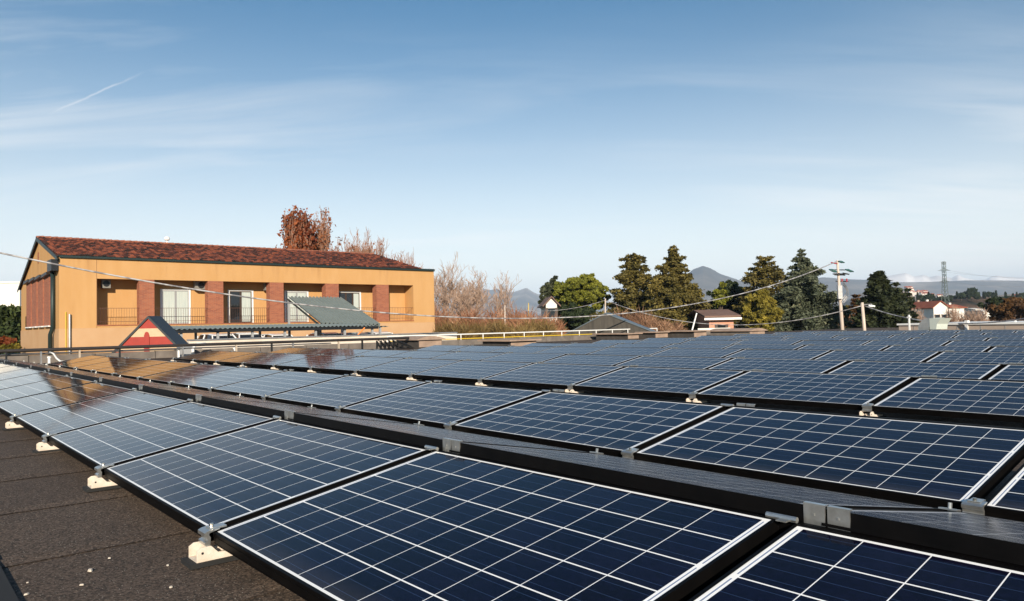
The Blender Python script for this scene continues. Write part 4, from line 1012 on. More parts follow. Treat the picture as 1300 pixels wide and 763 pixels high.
# behind the ochre building
bare_tree('leafy_autumn_tree', 'tall tree thick with rust red leaves behind the tiled roof', 384, 260, 72, 78, 3, BARKR, RUST, 9000, .22, spread=.40, twig=.028, leaf_lo=.3, bias=.75, cone=.72)
bare_tree('half_bare_tree', 'slim half bare tree with scattered red leaves, right of the rust red one', 422, 258, 70, 82, 14, BARKR, RUST2, 1500, .19, spread=.42, twig=.024, bias=.75, nch_=(9, 5, 4, 3, 2, 2), cone=.3)
bare_tree('half_bare_tree', 'lower half bare tree with a few red leaves above the roof ridge', 448, 288, 60, 84, 25, BARKR, RUST2, 500, .18, spread=.5, twig=.024)
for i, (px, top, wd, d, lab) in enumerate([(472, 287, 66, 92, 'bare grey tree behind the roof ridge, left of the hip end'), (499, 299, 54, 92, 'bare slender tree standing over the end of the tiled roof'), (524, 314, 52, 96, 'small bare tree above the right corner of the ochre building')]):
    bare_tree('bare_tree', lab, px, top, wd, d, 31 + i, BARKR, None, 0, spread=.48, twig=.02, depth_=5)
# bare trees right of the building
for i, (px, top, wd, d, lab, st) in enumerate([(572, 317, 92, 70, 'large pale bare tree just right of the ochre building', 2), (552, 334, 60, 76, 'bare tree half hidden behind the right corner of the ochre building', 1),
        (603, 338, 64, 80, 'bare tree with thin upright branches, second from the building corner', 2), (628, 343, 52, 88, 'slender bare tree at the right end of the bare group', 1), (587, 362, 56, 66, 'low spreading bare tree in front of the bare group', 2), (641, 372, 36, 90, 'small bare tree left of the far mountain gap', 1)]):
    bare_tree('bare_tree', lab, px, top, wd, d, 60 + i, BARKL, None, 0, spread=.50, stems=st, twig=.017, depth_=5, nch_=(9, 5, 3, 3, 2, 2))
# conifers
round_tree('magnolia', 'dark glossy tree with pale flecks beside the white chalet', 704, 352, 412, 38, 118, 5, MAGN, leaf=.26, clumps=80, per=150, clump_r=.2, lobes=.35)
round_tree('umbrella_pine', 'round bright green pine with a dense domed crown', 737, 349, 398, 70, 112, 9, PINE, leaf=.20, clumps=260, per=190, hollow=.35, clump_r=.15, lobes=.12)
round_tree('evergreen_shrub', 'dark green shrub mass under the round bright green pine', 722, 386, 420, 78, 106, 10, DARKG, leaf=.24, clumps=90, per=150, lobes=.4)
conifer('cedar', 'broad cedar with tiered olive branches, left of the two tall cedars', 806, 321, 66, 104, 17, CEDAR, 27, .32, .45, .20, 1.15, .58, irr=.55, top_flat=True, crown0=.12)
conifer('cedar', 'tallest pointed cedar, dense and olive green, in front of the grey peak', 857, 311, 100, 98, 23, CEDAR, 38, .36, .45, .19, 1.25, .92, irr=.38, crown0=.03)
round_tree('evergreen_tree', 'dark rounded evergreen behind the pink house', 930, 356, 404, 60, 118, 15, DARKG, leaf=.25, clumps=120, per=170, lobes=.35, hollow=.4)
round_tree('evergreen_tree', 'small bright green tree top left of the dark rounded evergreen', 915, 362, 392, 22, 112, 16, PINE, leaf=.3, clumps=26, per=90, lobes=.3)
conifer('cedar', 'flat topped cedar rising behind the golden green bush', 970, 323, 66, 108, 35, CEDAR, 20, .18, .55, .20, 1.0, .5, irr=.5, top_flat=True, crown0=.2)
round_tree('golden_bush', 'egg shaped golden green bush in front of the cedars', 966, 369, 424, 50, 88, 18, OLIVE, leaf=.19, clumps=190, per=150, hollow=.6, clump_r=.13, lobes=.1)
conifer('blue_cedar', 'wide blue green cedar with drooping branches, left of the utility pole', 1020, 315, 112, 92, 47, CEDARB, 30, .48, .45, .19, 1.3, 1.0, irr=.55, crown0=.02)
round_tree('evergreen_tree', 'dark low evergreen between the flat topped cedar and the blue green cedar', 993, 372, 424, 40, 98, 19, DARKG, leaf=.34, clumps=50, per=100, lobes=.3)
conifer('spruce', 'dark pointed spruce with upturned branches, right of the concrete post', 1118, 343, 60, 82, 58, SPRUCE, 32, -.02, .5, .22, 1.35, .78, irr=.3, crown0=.02)
conifer('spruce', 'smaller dark spruce right behind the pointed one', 1139, 357, 40, 92, 59, SPRUCE, 16, .0, .5, .22, 1.3, .75, irr=.3, crown0=.02)
conifer('spruce', 'low dark spruce leaning towards the white farmhouse', 1153, 363, 30, 100, 60, SPRUCE, 14, .05, .5, .22, 1.3, .75, irr=.35, crown0=.02)
conifer('larch', 'brownish conifer between the utility pole and the concrete post', 1087, 371, 26, 100, 61, ORANGE, 14, .05, .5, .26, .8, .7, crown0=.05)
conifer('larch', 'low olive conifer right behind the utility pole', 1070, 385, 40, 104, 62, CEDAR, 12, .05, .5, .22, 1.1, .6, crown0=.02)
round_tree('autumn_oak', 'big orange brown tree crown at the right edge of the picture', 1296, 377, 412, 74, 120, 63, ORANGE, leaf=.34, clumps=90, per=100, lobes=.25, hollow=.5)
round_tree('evergreen_tree', 'dark flat evergreen left of the orange brown tree at the right', 1264, 377, 398, 36, 150, 64, DARKG, leaf=.4, clumps=40, per=80, lobes=.3)
# scrub and thickets: bushes made of twigs
def thicket(name, label, spec, m_, seed, twig=.05, group=None, stuff=True):
    """spec: list of (px, top px, width px, depth, n)"""
    rng = np.random.default_rng(seed); Vs = []
    for (px, top, wd, d, n) in spec:
        p = at(px, 395, d); gz_ = hgt(p.x, p.y); H = at(px, top, d).z - ZC - gz_; Wd = tw(wd, d) / 2
        a = rng.uniform(0, 6.283, n); r = np.sqrt(rng.uniform(0, 1, n)); el = rng.uniform(.15, 1, n)
        bx = np.cos(a) * r * Wd * .75; by = np.sin(a) * r * Wd * .75
        hh = H * np.sqrt(np.clip(1 - (r * .9) ** 2, .05, 1)) * rng.uniform(.35, 1.0, n)
        base = np.stack([p.x + bx, p.y + by, np.full(n, ZC + gz_) + hh * rng.uniform(.1, .8, n)], 1)
        dr = np.stack([np.cos(a) * .5 + rng.normal(size=n) * .5, np.sin(a) * .5 + rng.normal(size=n) * .5, rng.uniform(.3, 1.4, n)], 1); dr /= np.linalg.norm(dr, axis=1)[:, None]
        Ls = (H * .14 + .5) * rng.uniform(.5, 1.3, n); sd_ = rng.normal(size=(n, 3)); sd_ -= dr * (sd_ * dr).sum(1)[:, None]; sd_ /= np.linalg.norm(sd_, axis=1)[:, None]
        wv = sd_ * (twig * d / 80) ; tip = base + dr * Ls[:, None]
        Vs.append(np.stack([base - wv, base + wv, tip], 1).reshape(-1, 3))
    V = np.concatenate(Vs); org = V.mean(0); org[2] = V[:, 2].min()
    o = qmesh(name, V - org, 3, m_); o.location = tuple(org)
    tag(o, label, 'bushes', group, 'stuff' if stuff else None); return o
rs = random.Random(4)
sp = [(552 + i * 12 + rs.uniform(-5, 5), 387 + rs.uniform(-8, 14), 38, rs.uniform(58, 72), 2600) for i in range(13)]
thicket('scrub', 'reddish brown scrub between the ochre building and the evergreens', sp, BUSHR, 71, .05)
sp = [(560 + i * 13 + rs.uniform(-4, 4), 401 + rs.uniform(-6, 9), 34, rs.uniform(52, 58), 2000) for i in range(11)]
thicket('scrub', 'low olive brown brushwood right behind the white guard rail', sp, BUSHG, 72, .045)
sp = [(790 + rs.uniform(-28, 30), 383 + rs.uniform(-3, 14), 44, rs.uniform(80, 92), 3400) for i in range(8)] + [(835 + rs.uniform(-20, 20), 398 + rs.uniform(0, 8), 34, rs.uniform(76, 84), 2600) for i in range(6)]
thicket('scrub', 'dense brown brushwood between the round pine and the tall cedar', sp, BUSHB, 73, .05)
sp = [(1078 + i * 9 + rs.uniform(-4, 4), 395 + rs.uniform(-6, 6), 26, rs.uniform(84, 98), 2200) for i in range(5)]
thicket('scrub', 'tan scrub behind the utility pole and the concrete post', sp, BUSHR, 74, .05)
sp = [(1150 + i * 10 + rs.uniform(-5, 5), 396 + rs.uniform(-5, 4), 34, rs.uniform(95, 130), 2200) for i in range(17)]
thicket('scrub', 'bare brown scrub behind the long pale flat building', sp, BUSHB, 75, .045)
sp = [(1215 + i * 11 + rs.uniform(-5, 5), 389 + rs.uniform(-4, 4), 44, rs.uniform(150, 230), 2200) for i in range(9)] + [(1130 + i * 12, 390 + rs.uniform(-4, 3), 40, rs.uniform(140, 170), 1500) for i in range(5)]
thicket('woodland', 'brown winter woodland around the farmhouses', sp, BUSHB, 76, .045)
# far woods
sp = [(520 + i * 13 + rs.uniform(-5, 5), 388 + rs.uniform(-3, 3), 34, rs.uniform(210, 330), 900) for i in range(20)]
thicket('woodland', 'far brown woodland band below the mountains, left of the chalet', sp, BUSHR, 77, .05)
for i, (px, top, wd, d, lab) in enumerate([(1208, 385, 22, 120, 'bare tree in front of the second farmhouse'), (1232, 388, 30, 118, 'low bare tree right of the second farmhouse'), (1160, 388, 34, 110, 'bare pale tree in front of the farmhouse gable, left side'), (1248, 390, 26, 112, 'bare tree left of the small white shed')]):
    bare_tree('bare_tree', lab, px, top, wd, d, 90 + i, BARKL, None, 0, spread=.5, twig=.02, depth_=4)
# hedge at the far left
t = thing('hedge', 'tall dark green hedge at the far left beside the ochre building', 'hedge', tuple(at(2, 395, 62).xy) + (ZC + hgt(0, 62),), 0)
rng = np.random.default_rng(8); p = t.location; zt_ = at(2, 392, 62).z - p.z; zt2 = zt_
n = 16000; c = np.stack([rng.uniform(-7, 1.7, n), rng.normal(size=n) * .5, zt_ * rng.uniform(0, 1, n) ** .8 + .15 * np.sin(rng.uniform(0, 60, n))], 1)
qmesh('foliage', leaf_quads(c, .28, rng), 4, HEDGE, t)
m = MB()
for i in range(7): m.tube([(-6.4 + i * 1.25, 0, 0), (-6.3 + i * 1.25, 0, zt_ * .9)], [.08, .04], 6)
m.build('stems', BARK, t)
round_tree('rust_shrub', 'small rust brown shrub in front of the hedge at the left edge', 6, 428, 442, 20, 50, 44, RUST, leaf=.16, clumps=26, per=70, cat='shrub', trunk=False)
round_tree('yellow_shrub', 'low yellow green plants at the foot of the hedge', 14, 437, 446, 22, 47, 45, OLIVE, leaf=.14, clumps=20, per=60, cat='shrub', trunk=False)

# ------------------------------------------------------------------ houses in the distance
def house(name, label, px0, px1, py_eave, py_ridge, d, depth, wallm, roofm, rot=0, windows=2, gable_end=True, storeys=2, over=.35, gz=None, cat='house', face_gable=False, group=None):
    p0 = at(px0, py_eave, d); p1 = at(px1, py_eave, d); Wd = (p1.x - p0.x); g0 = (gz if gz is not None else hgt(p0.x, d)) + ZC - .2
    t = thing(name, label, cat, (p0.x, p0.y, g0), rot, group); he = (p0.z + p1.z) / 2 - g0; hr = at((px0 + px1) / 2, py_ridge, d).z - g0
    m = MB()
    if face_gable:
        m.prism([(0, 0), (Wd, 0), (Wd, he), (Wd / 2, hr - .1), (0, he)], 0, depth, 'y')
    else:
        m.box(0, Wd, 0, depth, 0, he)
        m.prism([(0.0, he), (depth, he), (depth / 2, hr - .1)], .05, .35, 'x'); m.prism([(0.0, he), (depth, he), (depth / 2, hr - .1)], Wd - .35, Wd - .05, 'x')
    m.build('wall', wallm, t)
    m = MB(); e = over; th = .18
    if face_gable:
        sl = (hr - he) / (Wd / 2)
        m.prism([(-e, he - e * sl), (Wd / 2, hr), (Wd + e, he - e * sl), (Wd + e, he - e * sl + th), (Wd / 2, hr + th), (-e, he - e * sl + th)], -e, depth + e, 'y')
    else:
        sl = (hr - he) / (depth / 2)
        m.prism([(-e, he - e * sl), (depth / 2, hr), (depth + e, he - e * sl), (depth + e, he - e * sl + th), (depth / 2, hr + th), (-e, he - e * sl + th)], -e, Wd + e, 'x')
    rf_ = m.build('roof', roofm, t)
    
    if name == 'farmhouse':
        m = MB(); m.box(Wd * .7, Wd * .7 + .6, depth * .5, depth * .5 + .6, hr - .8, hr + .7); m.build('chimney', wallm, t).parent = rf_
    for s in range(storeys):
        for i in range(windows):
            x = Wd * (i + .5) / windows; z = he * (s + .42) / storeys
            m = MB(); m.box(x - .45, x + .45, -.03, -.002, z, z + 1.2); m.build('window', DGLASS, t)
            m = MB(); m.box(x - .8, x - .46, -.05, -.002, z - .05, z + 1.25); m.box(x + .46, x + .8, -.05, -.002, z - .05, z + 1.25); m.build('shutter', WOODD, t)
    return t
WHW = mat('white_wall', (.74, .72, .68), .85, var=(.66, .62, .56), scale=.5); PINKW = mat('pink_wall', (.52, .24, .15), .85, var=(.56, .29, .2), scale=.7)
REDR = mat('far_red_roof', (.36, .10, .045), .85, var=(.25, .06, .03), scale=.8); BRNR = mat('brown_roof', (.20, .12, .09), .85, var=(.14, .08, .06), scale=.8)
house('chalet', 'small white chalet with a brown gable roof beside the dark magnolia', 693, 707, 385, 377.5, 96, 6, WHW, BRNR, rot=R(4), windows=1, face_gable=True, storeys=2, over=.45)
t = house('pink_house', 'low pink house with white eaves and grey brown roof between the cedars', 900, 931, 401.5, 394, 88, 9, PINKW, BRNR, windows=1, storeys=1, over=.7)
m = MB(); wd_ = tw(31, 88); he_ = at(914, 401.5, 88).z - t.location.z; m.box(-.75, wd_ + .75, -.80, -.70, he_ - .42, he_ - .18); m.build('eaves_board', WHITEP, t)
m = MB(); m.box(-2, wd_ * .6, -2.6, -2.4, .0, at(905, 416.5, 85).z - t.location.z); m.build('garden_wall', WHW, t)
house('farmhouse', 'white farmhouse with a gable end and four small windows, orange tiled roof', 1185, 1203, 389.5, 382.5, 200, 16, WHW, REDR, windows=2, face_gable=True, storeys=2, over=.5)
house('farmhouse', 'long grey brown wing with orange tiled roof left of the white gable', 1157, 1184, 389.5, 383.5, 214, 9, mat('grey_brown_stone', (.30, .24, .20), .9), REDR, windows=3, storeys=2, over=.5)  # wing wall in one even grey brown
house('farmhouse', 'second white farmhouse with a low orange roof, right of the gabled one', 1204, 1224, 390.5, 387, 216, 10, WHW, REDR, windows=3, storeys=1, over=.6)
house('shed', 'small white building in the brown woodland, far right', 1239, 1246, 393.0, 391.5, 230, 8, WHW, WHW, windows=1, storeys=1)
house('shed', 'low white building in the brown woodland, right of the small white one', 1249, 1264, 395.5, 394.3, 210, 8, WHW, WHW, windows=2, storeys=1)
house('house', 'pale house on the wooded ridge at the right edge of the picture', 1294, 1306, 377, 373.5, 640, 14, mat('peach_wall', (.6, .38, .28), .85), REDR, windows=2, storeys=1, gz=10)
t = house('white_hall', 'plain white building at the left edge behind the hedge', -60, 25, 360, 356.5, 84, 20, WHW, WHW, windows=0, storeys=0, over=.1)
# far town: little pale houses on the slope behind the spruces
rs = random.Random(12)
TOWNG = 'houses of the far town on the hillside'
townpos = []
for i in range(26):
    px = rs.uniform(1152, 1192) + rs.uniform(-6, 6); py = 367 + (px - 1152) * .26 + rs.uniform(-1.2, 4.5)
    townpos.append((px, py))
tm = [mat('town_wall_a', (.72, .64, .56), .9), mat('town_wall_b', (.62, .50, .42), .9)]
def town_house():
    t = bpy.data.objects.new('town_house', None); C.objects.link(t)
    m = MB(); m.box(-6, 6, -5, 5, -6, 7); m.build('wall', tm[0], t)
    m = MB(); m.prism([(-5.6, 7), (5.6, 7), (0, 10)], -6.5, 6.5, 'x'); m.build('roof', REDR, t)
    return t
th_ = town_house()
for i, (px, py) in enumerate(townpos):
    o = th_ if i == 0 else copy_tree(th_); p = at(px, py, 2350 + (py - 367) * -30); o.location = p; o.rotation_euler = (0, 0, rs.uniform(-.6, .6)); s_ = rs.uniform(.55, 1.1); o.scale = (s_, s_, s_)
    tag(o, 'tiny pale house in the far hillside town between the dark spruces and the pylon', 'house', TOWNG)

# ------------------------------------------------------------------ poles, pylon, wires
POLE = mat('pale_concrete_pole', (.62, .53, .46), .8, var=(.45, .37, .31), scale=1.5, stretch=(4, 4, .6))
INS = mat('green_glass', (.012, .075, .065), .15, coat=1); REDI = mat('red_insulator', (.35, .02, .03), .3, coat=1)
d = 50; pt_ = at(1063, 330.5, d); pb_ = at(1069.5, 421, d); gzp = ZC - 1.9
dirv = (pb_ - pt_); pb2 = pt_ + dirv * ((pt_.z - gzp) / (pt_.z - pb_.z))
t = thing('utility_pole', 'tall slightly leaning concrete utility pole with crossarms and green insulators', 'utility pole', pb2); rel = lambda v: tuple(v - pb2)
m = MB(); m.tube([rel(pb2), rel(pb2.lerp(pt_, .5)), rel(pt_)], [.14, .11, .075], 10); m.build('shaft', POLE, t, smooth=True)
def arm(py, l, r_, dep=0):
    a = at(1063 + l, py, d); b = at(1063 + r_, py + .3, d); m = MB(); m.tube([rel(a), rel(b)], .035, 5); m.build('crossarm', DARKM, t); return a, b
arm(342.5, -7, 13); arm(347.5, -4, 12); arm(357, -2, 14); arm(349, -3.5, 10)
for (px, py, k) in ((1068, 332.5, 0), (1059, 334, 1), (1056.5, 343, 0), (1059, 344.5, 0), (1077, 343, 0), (1079.5, 344, 0), (1068, 348, 2), (1074, 347.5, 2), (1061.5, 348.5, 2)):
    c = at(px, py, d - .1); m = MB(); m.tube([rel(c + Vector((-.22, 0, .05))), rel(c + Vector((0, 0, 0))), rel(c + Vector((.22, 0, -.05)))], [.035, .085, .035] if k == 0 else [.035, .05, .035], 8); m.build('insulator', [INS, REDI, DARKM][k], t, smooth=True)
for (px) in (1069, 1075):
    c = at(px, 356, d - .1); m = MB(); m.tube([rel(c + Vector((0, 0, -.10))), rel(c + Vector((0, 0, .12)))], .05, 8); m.build('insulator', REDI, t)
for i in range(4):
    m = MB(); pts = [at(1069 + 2 * (i % 2) + 6 * math.sin(u * math.pi), 357 + i * 1.5 + 23 * u, d - .15 - .05 * i) for u in np.linspace(0, 1, 9)]
    m.tube([rel(q) for q in pts], .022, 5); m.build('loose_cable', GALV, t)
m = MB(); a = at(1066, 370, d - .2); m.box(*(rel(a)[0] - .14, rel(a)[0] + .14), rel(a)[1] - .1, rel(a)[1] + .1, rel(a)[2] - .5, rel(a)[2] + .4); m.build('bracket_box', GALV, t)
d2 = 46; pt2 = at(1094.5, 384, d2); pb_ = at(1097.5, 421, d2); k = (pt2.z - gzp) / (pt2.z - pb_.z); pb3 = pt2 + (pb_ - pt2) * k
t = thing('concrete_post', 'short white concrete post right of the tall utility pole', 'post', pb3)
m = MB(); m.tube([(0, 0, 0), tuple(pt2 - pb3)], [.12, .085], 10); m.build('shaft', POLE, t, smooth=True)
m = MB(); q = pt2 - pb3; m.tube([tuple(q + Vector((-.12, 0, -.15))), tuple(q + Vector((.6, 0, -.12)))], .035, 6); m.build('bracket', GALV, t)
for px in (1105, 1108):
    m = MB(); c = at(px, 388.5, d2) - pb3; m.tube([tuple(c + Vector((-.12, 0, .03))), tuple(c + Vector((.12, 0, -.03)))], .06, 8); m.build('clevis', WHITEP, t)
def post(name, label, px, y0, y1, d, r_, m_, dx=0, base_z=None):
    a = at(px + dx, y0, d); b = at(px, y1, d); zb = base_z if base_z is not None else ZC + hgt(b.x, b.y)
    if base_z is not None or dx == 0: b = a + (b - a) * ((a.z - zb) / (a.z - b.z)) if b.z > zb else b
    m = MB(); m.tube([(0, 0, 0), tuple(a - b)], [r_, r_ * .7], 8); o = m.build(name, m_, smooth=True); o.location = b; return tag(o, label, 'post')
post('wooden_post', 'slim pale post in the brown scrub left of the chalet', 641, 387.5, 408, 62, .07, POLE)
post('wooden_post', 'yellowish post near the chalet in front of the far woodland', 671, 384.5, 399, 90, .055, YELP)
post('wooden_post', 'thin pole standing over the apex of the grey gable', 768.5, 379, 398, 58, .07, POLE)
post('leaning_rod', 'leaning white rod standing in front of the tall cedar', 879, 397.5, 418, 40, .05, WHITEP, dx=5.5, base_z=ZC - 1.6)
# lattice pylon
d = 460; pt_ = at(1198, 332.5, d); H_ = pt_.z - (ZC + hgt(pt_.x, d)); gx = Vector((pt_.x, pt_.y, pt_.z - H_))
t = thing('pylon', 'tall steel lattice power pylon standing behind the farmhouses', 'pylon', gx, R(12))
def wdt(z): f = z / H_; return (2.0 + (.55 - 2.0) * min(f / .78, 1)) * 1.35
m = MB(); nseg = 20
for i in range(nseg):
    z0_ = H_ * i / nseg; z1_ = H_ * (i + 1) / nseg; a, b = wdt(z0_), wdt(z1_)
    for sx, sy in ((1, 1), (1, -1), (-1, -1), (-1, 1)):
        m.tube([(sx * a, sy * a, z0_), (sx * b, sy * b, z1_)], .19, 4, cap=False)
        nx_, ny_ = (sx, -sy) if sx == sy else (-sx, sy)
        m.tube([(sx * a, sy * a, z0_), (nx_ * b, ny_ * b, z1_)], .10, 3, cap=False); m.tube([(nx_ * a, ny_ * a, z0_), (sx * b, sy * b, z1_)], .075, 3, cap=False)
m.build('mast', mat('galvanised_lattice', (.10, .13, .115), .6, .2), t)
for z_, hw in ((.985, 1.9), (.885, 4.6), (.735, 3.9)):
    m = MB(); z0_ = H_ * z_
    for s in (-1, 1):
        for sy in (-1, 1): m.tube([(0, sy * .7, z0_ + 1.0), (s * hw, 0, z0_), (0, sy * .7, z0_)], .12, 4)
    m.build('crossarm', bpy.data.materials['galvanised_lattice'], t)
def cable(name, label, pts, r_, m_, sag=None, n=60):
    if sag is not None:
        A, B = pts; q = [A.lerp(B, i / n) - Vector((0, 0, 4 * sag * (i / n) * (1 - i / n))) for i in range(n + 1)]
    else: q = pts
    o0 = q[0].copy(); m = MB(); m.tube([p - o0 for p in q], r_, 6); o = m.build(name, m_, smooth=True); o.location = o0; return tag(o, label, 'cable', 'overhead cables')
CABW = mat('pale_twisted_cable', (.55, .53, .52), .45, .3, var=(.25, .24, .25), scale=3.5, detail=1, amount=.9)
cable('overhead_cable', 'thick pale overhead cable sagging across the whole picture from the utility pole', [at(-60, 308, 22), at(1062, 332, 50)], .030, CABW, 3.0, 90)
cable('overhead_cable', 'thin pale cable between the concrete post and the thin pole over the grey gable', [at(768.5, 381, 58), at(1094.5, 388, 46)], .028, CABW, 1.55)
cable('overhead_cable', 'thin cable running left from the thin pole past the round pine to the slim post', [at(768.5, 381, 58), at(641, 390, 62)], .02, CABW, .55)
cable('overhead_cable', 'pale cable sagging to the right from the concrete post over the flat building', [at(1097, 388, 46), at(1330, 399, 34)], .032, CABW, .72)
for i, (s0, z_) in enumerate(((-4.6, .885), (4.6, .885), (3.9, .735))):
    a = gx + Vector((s0 * math.cos(R(12)), s0 * math.sin(R(12)), H_ * z_)); b = at(1420, 345 + i * 4, 330)
    cable('power_line', ['hair thin power line leaving the left tip of the upper pylon arm', 'hair thin power line leaving the right tip of the upper pylon arm', 'hair thin power line leaving the lower pylon arm'][i], [a, b], .035, GALV, 3.2)

# ------------------------------------------------------------------ hills and mountains
def ridge(name, pts, d, thick, m_, base=-40, rough=.0, seed=1, n=220, rows_=26, kind='structure'):
    """range whose crest passes through the given picture heights at distance d; real depth behind and in front"""
    rng = np.random.default_rng(seed); xs = np.array([p[0] for p in pts], float); ys = np.array([p[1] for p in pts], float)
    px = np.linspace(xs[0], xs[-1], n); py = np.interp(px, xs, ys)
    ph = rng.uniform(0, 6.28, (8, 8)); m = MB()
    crest = np.array([tuple(at(a, b, d)) for a, b in zip(px, py)])
    X = crest[:, 0]; Zc = crest[:, 2] - ZC
    def nz(x, y):
        s = 0
        for k in range(6):
            f = 2 ** k * 6.0 / d
            s = s + np.abs(np.sin(x * f * 1.3 + ph[k, 0] + 1.7 * np.sin(y * f + ph[k, 1]))) * (.55 ** k)
        return s / 2.0
    V = []
    for j in range(rows_):
        v = j / (rows_ - 1) * 2 - 1                       # -1 front foot, 0 crest, 1 back foot
        y = d + v * thick; prof = (1 - abs(v)) ** 1.15
        nn = nz(X, np.full_like(X, y)); h = base + (Zc - base) * prof * (1 + rough * (nn - .5) * (abs(v) * 1.6 + .12))
        V.append(np.stack([X * (y / d), np.full_like(X, y), h], 1))
    V = np.concatenate(V); me = bpy.data.meshes.new(name)
    F = [(j * n + i, j * n + i + 1, (j + 1) * n + i + 1, (j + 1) * n + i) for j in range(rows_ - 1) for i in range(n - 1)]
    me.from_pydata([tuple(v) for v in V], [], F); me.materials.append(m_); me.polygons.foreach_set('use_smooth', [True] * len(F)); me.update()
    o = bpy.data.objects.new(name, me); C.objects.link(o); o.location = (0, 0, ZC); tag(o, kind=kind); return o
def hill_mat(name, c1, c2, c3, scale):
    m = bpy.data.materials.new(name); g = G(m); tc = g.n('ShaderNodeTexCoord'); n_ = g.n('ShaderNodeTexNoise'); n_.inputs['Scale'].default_value = scale; n_.inputs['Detail'].default_value = 10; n_.inputs['Roughness'].default_value = .62
    g.l(tc.outputs['Object'], n_.inputs['Vector']); r = g.n('ShaderNodeValToRGB'); e = r.color_ramp.elements; e[0].position = .36; e[1].position = .68; e[0].color = (*c1, 1); e[1].color = (*c3, 1); x = e.new(.52); x.color = (*c2, 1)
    g.l(n_.outputs['Fac'], r.inputs[0]); g.l(r.outputs[0], g.b.inputs['Base Color']); g.b.inputs['Roughness'].default_value = .95; g.b.inputs['Specular IOR Level'].default_value = .1; return m
NEARH = hill_mat('wooded_hill', (.030, .030, .022), (.085, .055, .038), (.15, .10, .065), .02)
MIDH = hill_mat('hill_fields', (.05, .045, .035), (.13, .10, .07), (.42, .32, .24), .0045)
FARH = hill_mat('mountain_slopes', (.05, .045, .035), (.12, .10, .075), (.38, .31, .24), .0016)
def snow_mat():
    m = bpy.data.materials.new('snowy_rock'); g = G(m); tc = g.n('ShaderNodeTexCoord'); n_ = g.n('ShaderNodeTexNoise'); n_.inputs['Scale'].default_value = .0007; n_.inputs['Detail'].default_value = 10
    g.l(tc.outputs['Object'], n_.inputs['Vector']); f = g.m('MULTIPLY_ADD', n_.outputs['Fac'], 5, -1.9, clamp=True); g.l(g.mix(f, (.30, .27, .26), (.86, .82, .80)), g.b.inputs['Base Color']); g.b.inputs['Roughness'].default_value = .8; return m
SNOW = snow_mat()
ridge('hills', [(1080, 399), (1130, 385), (1165, 380), (1195, 378), (1225, 373), (1245, 375), (1275, 377), (1310, 375), (1360, 372), (1450, 380)], 640, 260, NEARH, base=-22, rough=.15, seed=2)
ridge('hills', [(1040, 402), (1090, 372), (1130, 364), (1170, 372), (1230, 377), (1290, 372), (1350, 366), (1450, 380)], 3000, 1100, MIDH, base=-34, rough=.25, seed=3)
ridge('mountains', [(980, 398), (1020, 352), (1045, 350), (1080, 353), (1110, 355), (1140, 358), (1180, 357), (1225, 355), (1270, 355), (1310, 356), (1360, 350), (1450, 356), (1560, 390)], 7600, 2600, FARH, base=-34, rough=.3, seed=4)
ridge('mountains', [(820, 404), (850, 384), (866, 352), (880, 340), (892, 335), (902, 338), (915, 346), (935, 353), (960, 362), (990, 370), (1030, 384), (1060, 398)], 7000, 2200, FARH, base=-34, rough=.22, seed=5)
ridge('mountains', [(420, 410), (480, 400), (520, 392), (560, 386), (590, 383), (605, 374), (614, 366), (622, 368), (632, 366), (641, 372), (655, 369), (668, 365), (678, 371), (690, 376), (715, 382), (760, 384), (800, 390), (860, 404)], 10500, 3200, FARH, base=-34, rough=.35, seed=6)
ridge('snow_mountains', [(1080, 380), (1100, 352), (1125, 349), (1140, 346), (1150, 344), (1160, 349), (1172, 347), (1180, 350), (1190, 348), (1208, 351), (1216, 347), (1224, 351), (1240, 354), (1252, 353), (1257, 350), (1266, 348.5), (1276, 350), (1286, 351), (1310, 353), (1380, 352), (1480, 372)], 11000, 1700, SNOW, base=-34, rough=.22, seed=7)
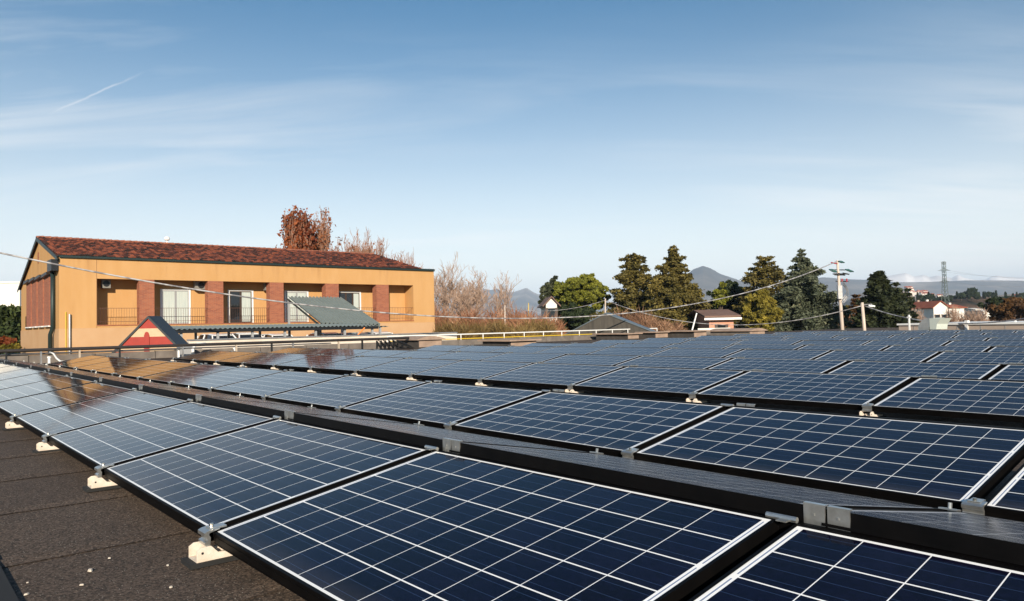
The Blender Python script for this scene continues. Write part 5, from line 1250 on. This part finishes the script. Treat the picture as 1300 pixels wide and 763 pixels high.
# cypresses and trees along the near ridge
rs = random.Random(21); cyp = None
def small_cypress():
    rng = np.random.default_rng(3); t = bpy.data.objects.new('cypress', None); C.objects.link(t)
    m = MB(); m.tube([(0, 0, -1), (0, 0, 9)], [.3, .1], 5); m.build('trunk', BARK, t)
    n = 500; z = rng.uniform(0, 1, n); a = rng.uniform(0, 6.283, n); r_ = 1.5 * np.sqrt(np.clip(1 - z, 0, 1)) * rng.uniform(.6, 1.1, n) * (.4 + .6 * np.clip(z * 4, 0, 1)); c = np.stack([np.cos(a) * r_, np.sin(a) * r_, z * 11], 1)
    qmesh('crown', leaf_quads(c, .9, rng), 4, DARKG, t); return t
def small_round():
    rng = np.random.default_rng(4); t = bpy.data.objects.new('ridge_tree', None); C.objects.link(t)
    m = MB(); m.tube([(0, 0, -1), (0, 0, 5)], [.35, .15], 5); m.build('trunk', BARK, t)
    n = 600; v = rng.normal(size=(n, 3)); v /= np.linalg.norm(v, axis=1)[:, None]; c = v * np.array([3.6, 3.6, 3.0]) * rng.uniform(.6, 1.05, (n, 1)) + np.array([0, 0, 4.6])
    qmesh('crown', leaf_quads(c, 1.1, rng), 4, DARKG, t); return t
c1, c2 = small_cypress(), small_round(); f1 = f2 = True
xs_ = [1130, 1165, 1195, 1225, 1245, 1275, 1310]; ys_ = [385, 380, 378, 373, 375, 377, 375]
for i in range(46):
    px = 1140 + i * 3.6 + rs.uniform(-1.4, 1.4); py = float(np.interp(px, xs_, ys_)) + rs.uniform(1.0, 5.5); d = 640 - (py - 374) * 9
    tall = rs.random() < .55
    if tall: o = c1 if f1 else copy_tree(c1); f1 = False
    else: o = c2 if f2 else copy_tree(c2); f2 = False
    p = at(px, py, d); o.location = (p.x, p.y, p.z - 1); s_ = rs.uniform(.45, .85) * (1.15 if abs(px - 1228) < 14 else .85); o.scale = (s_ * 1.1, s_ * 1.1, s_); o.rotation_euler = (0, 0, rs.uniform(0, 6))
    tag(o, 'narrow dark cypress on the wooded ridge at the right, one of many alike' if tall else 'small dark rounded tree on the wooded ridge at the right, one of many alike', 'tree', 'cypresses on the far ridge' if tall else 'rounded trees on the far ridge')
# thin contrail high up
HZ = 1
# ------------------------------------------------------------------ haze: the winter air between here and the mountains
hzm = bpy.data.materials.new('haze_air'); hzm.use_nodes = True; nt = hzm.node_tree
for n_ in list(nt.nodes):
    if n_.type == 'BSDF_PRINCIPLED': nt.nodes.remove(n_)
pv = nt.nodes.new('ShaderNodeVolumePrincipled'); pv.inputs['Color'].default_value = (.58, .75, 1, 1); pv.inputs['Density'].default_value = 8.5e-5; pv.inputs['Anisotropy'].default_value = -.1
nt.links.new(pv.outputs[0], nt.nodes['Material Output'].inputs['Volume'])
hb = MB(); hb.box(-20500, 20500, -20500, 20500, ZC - 42, ZC + 800); hz_o = hb.build('haze', hzm); tag(hz_o, kind='stuff')
hzm.cycles.homogeneous_volume = True
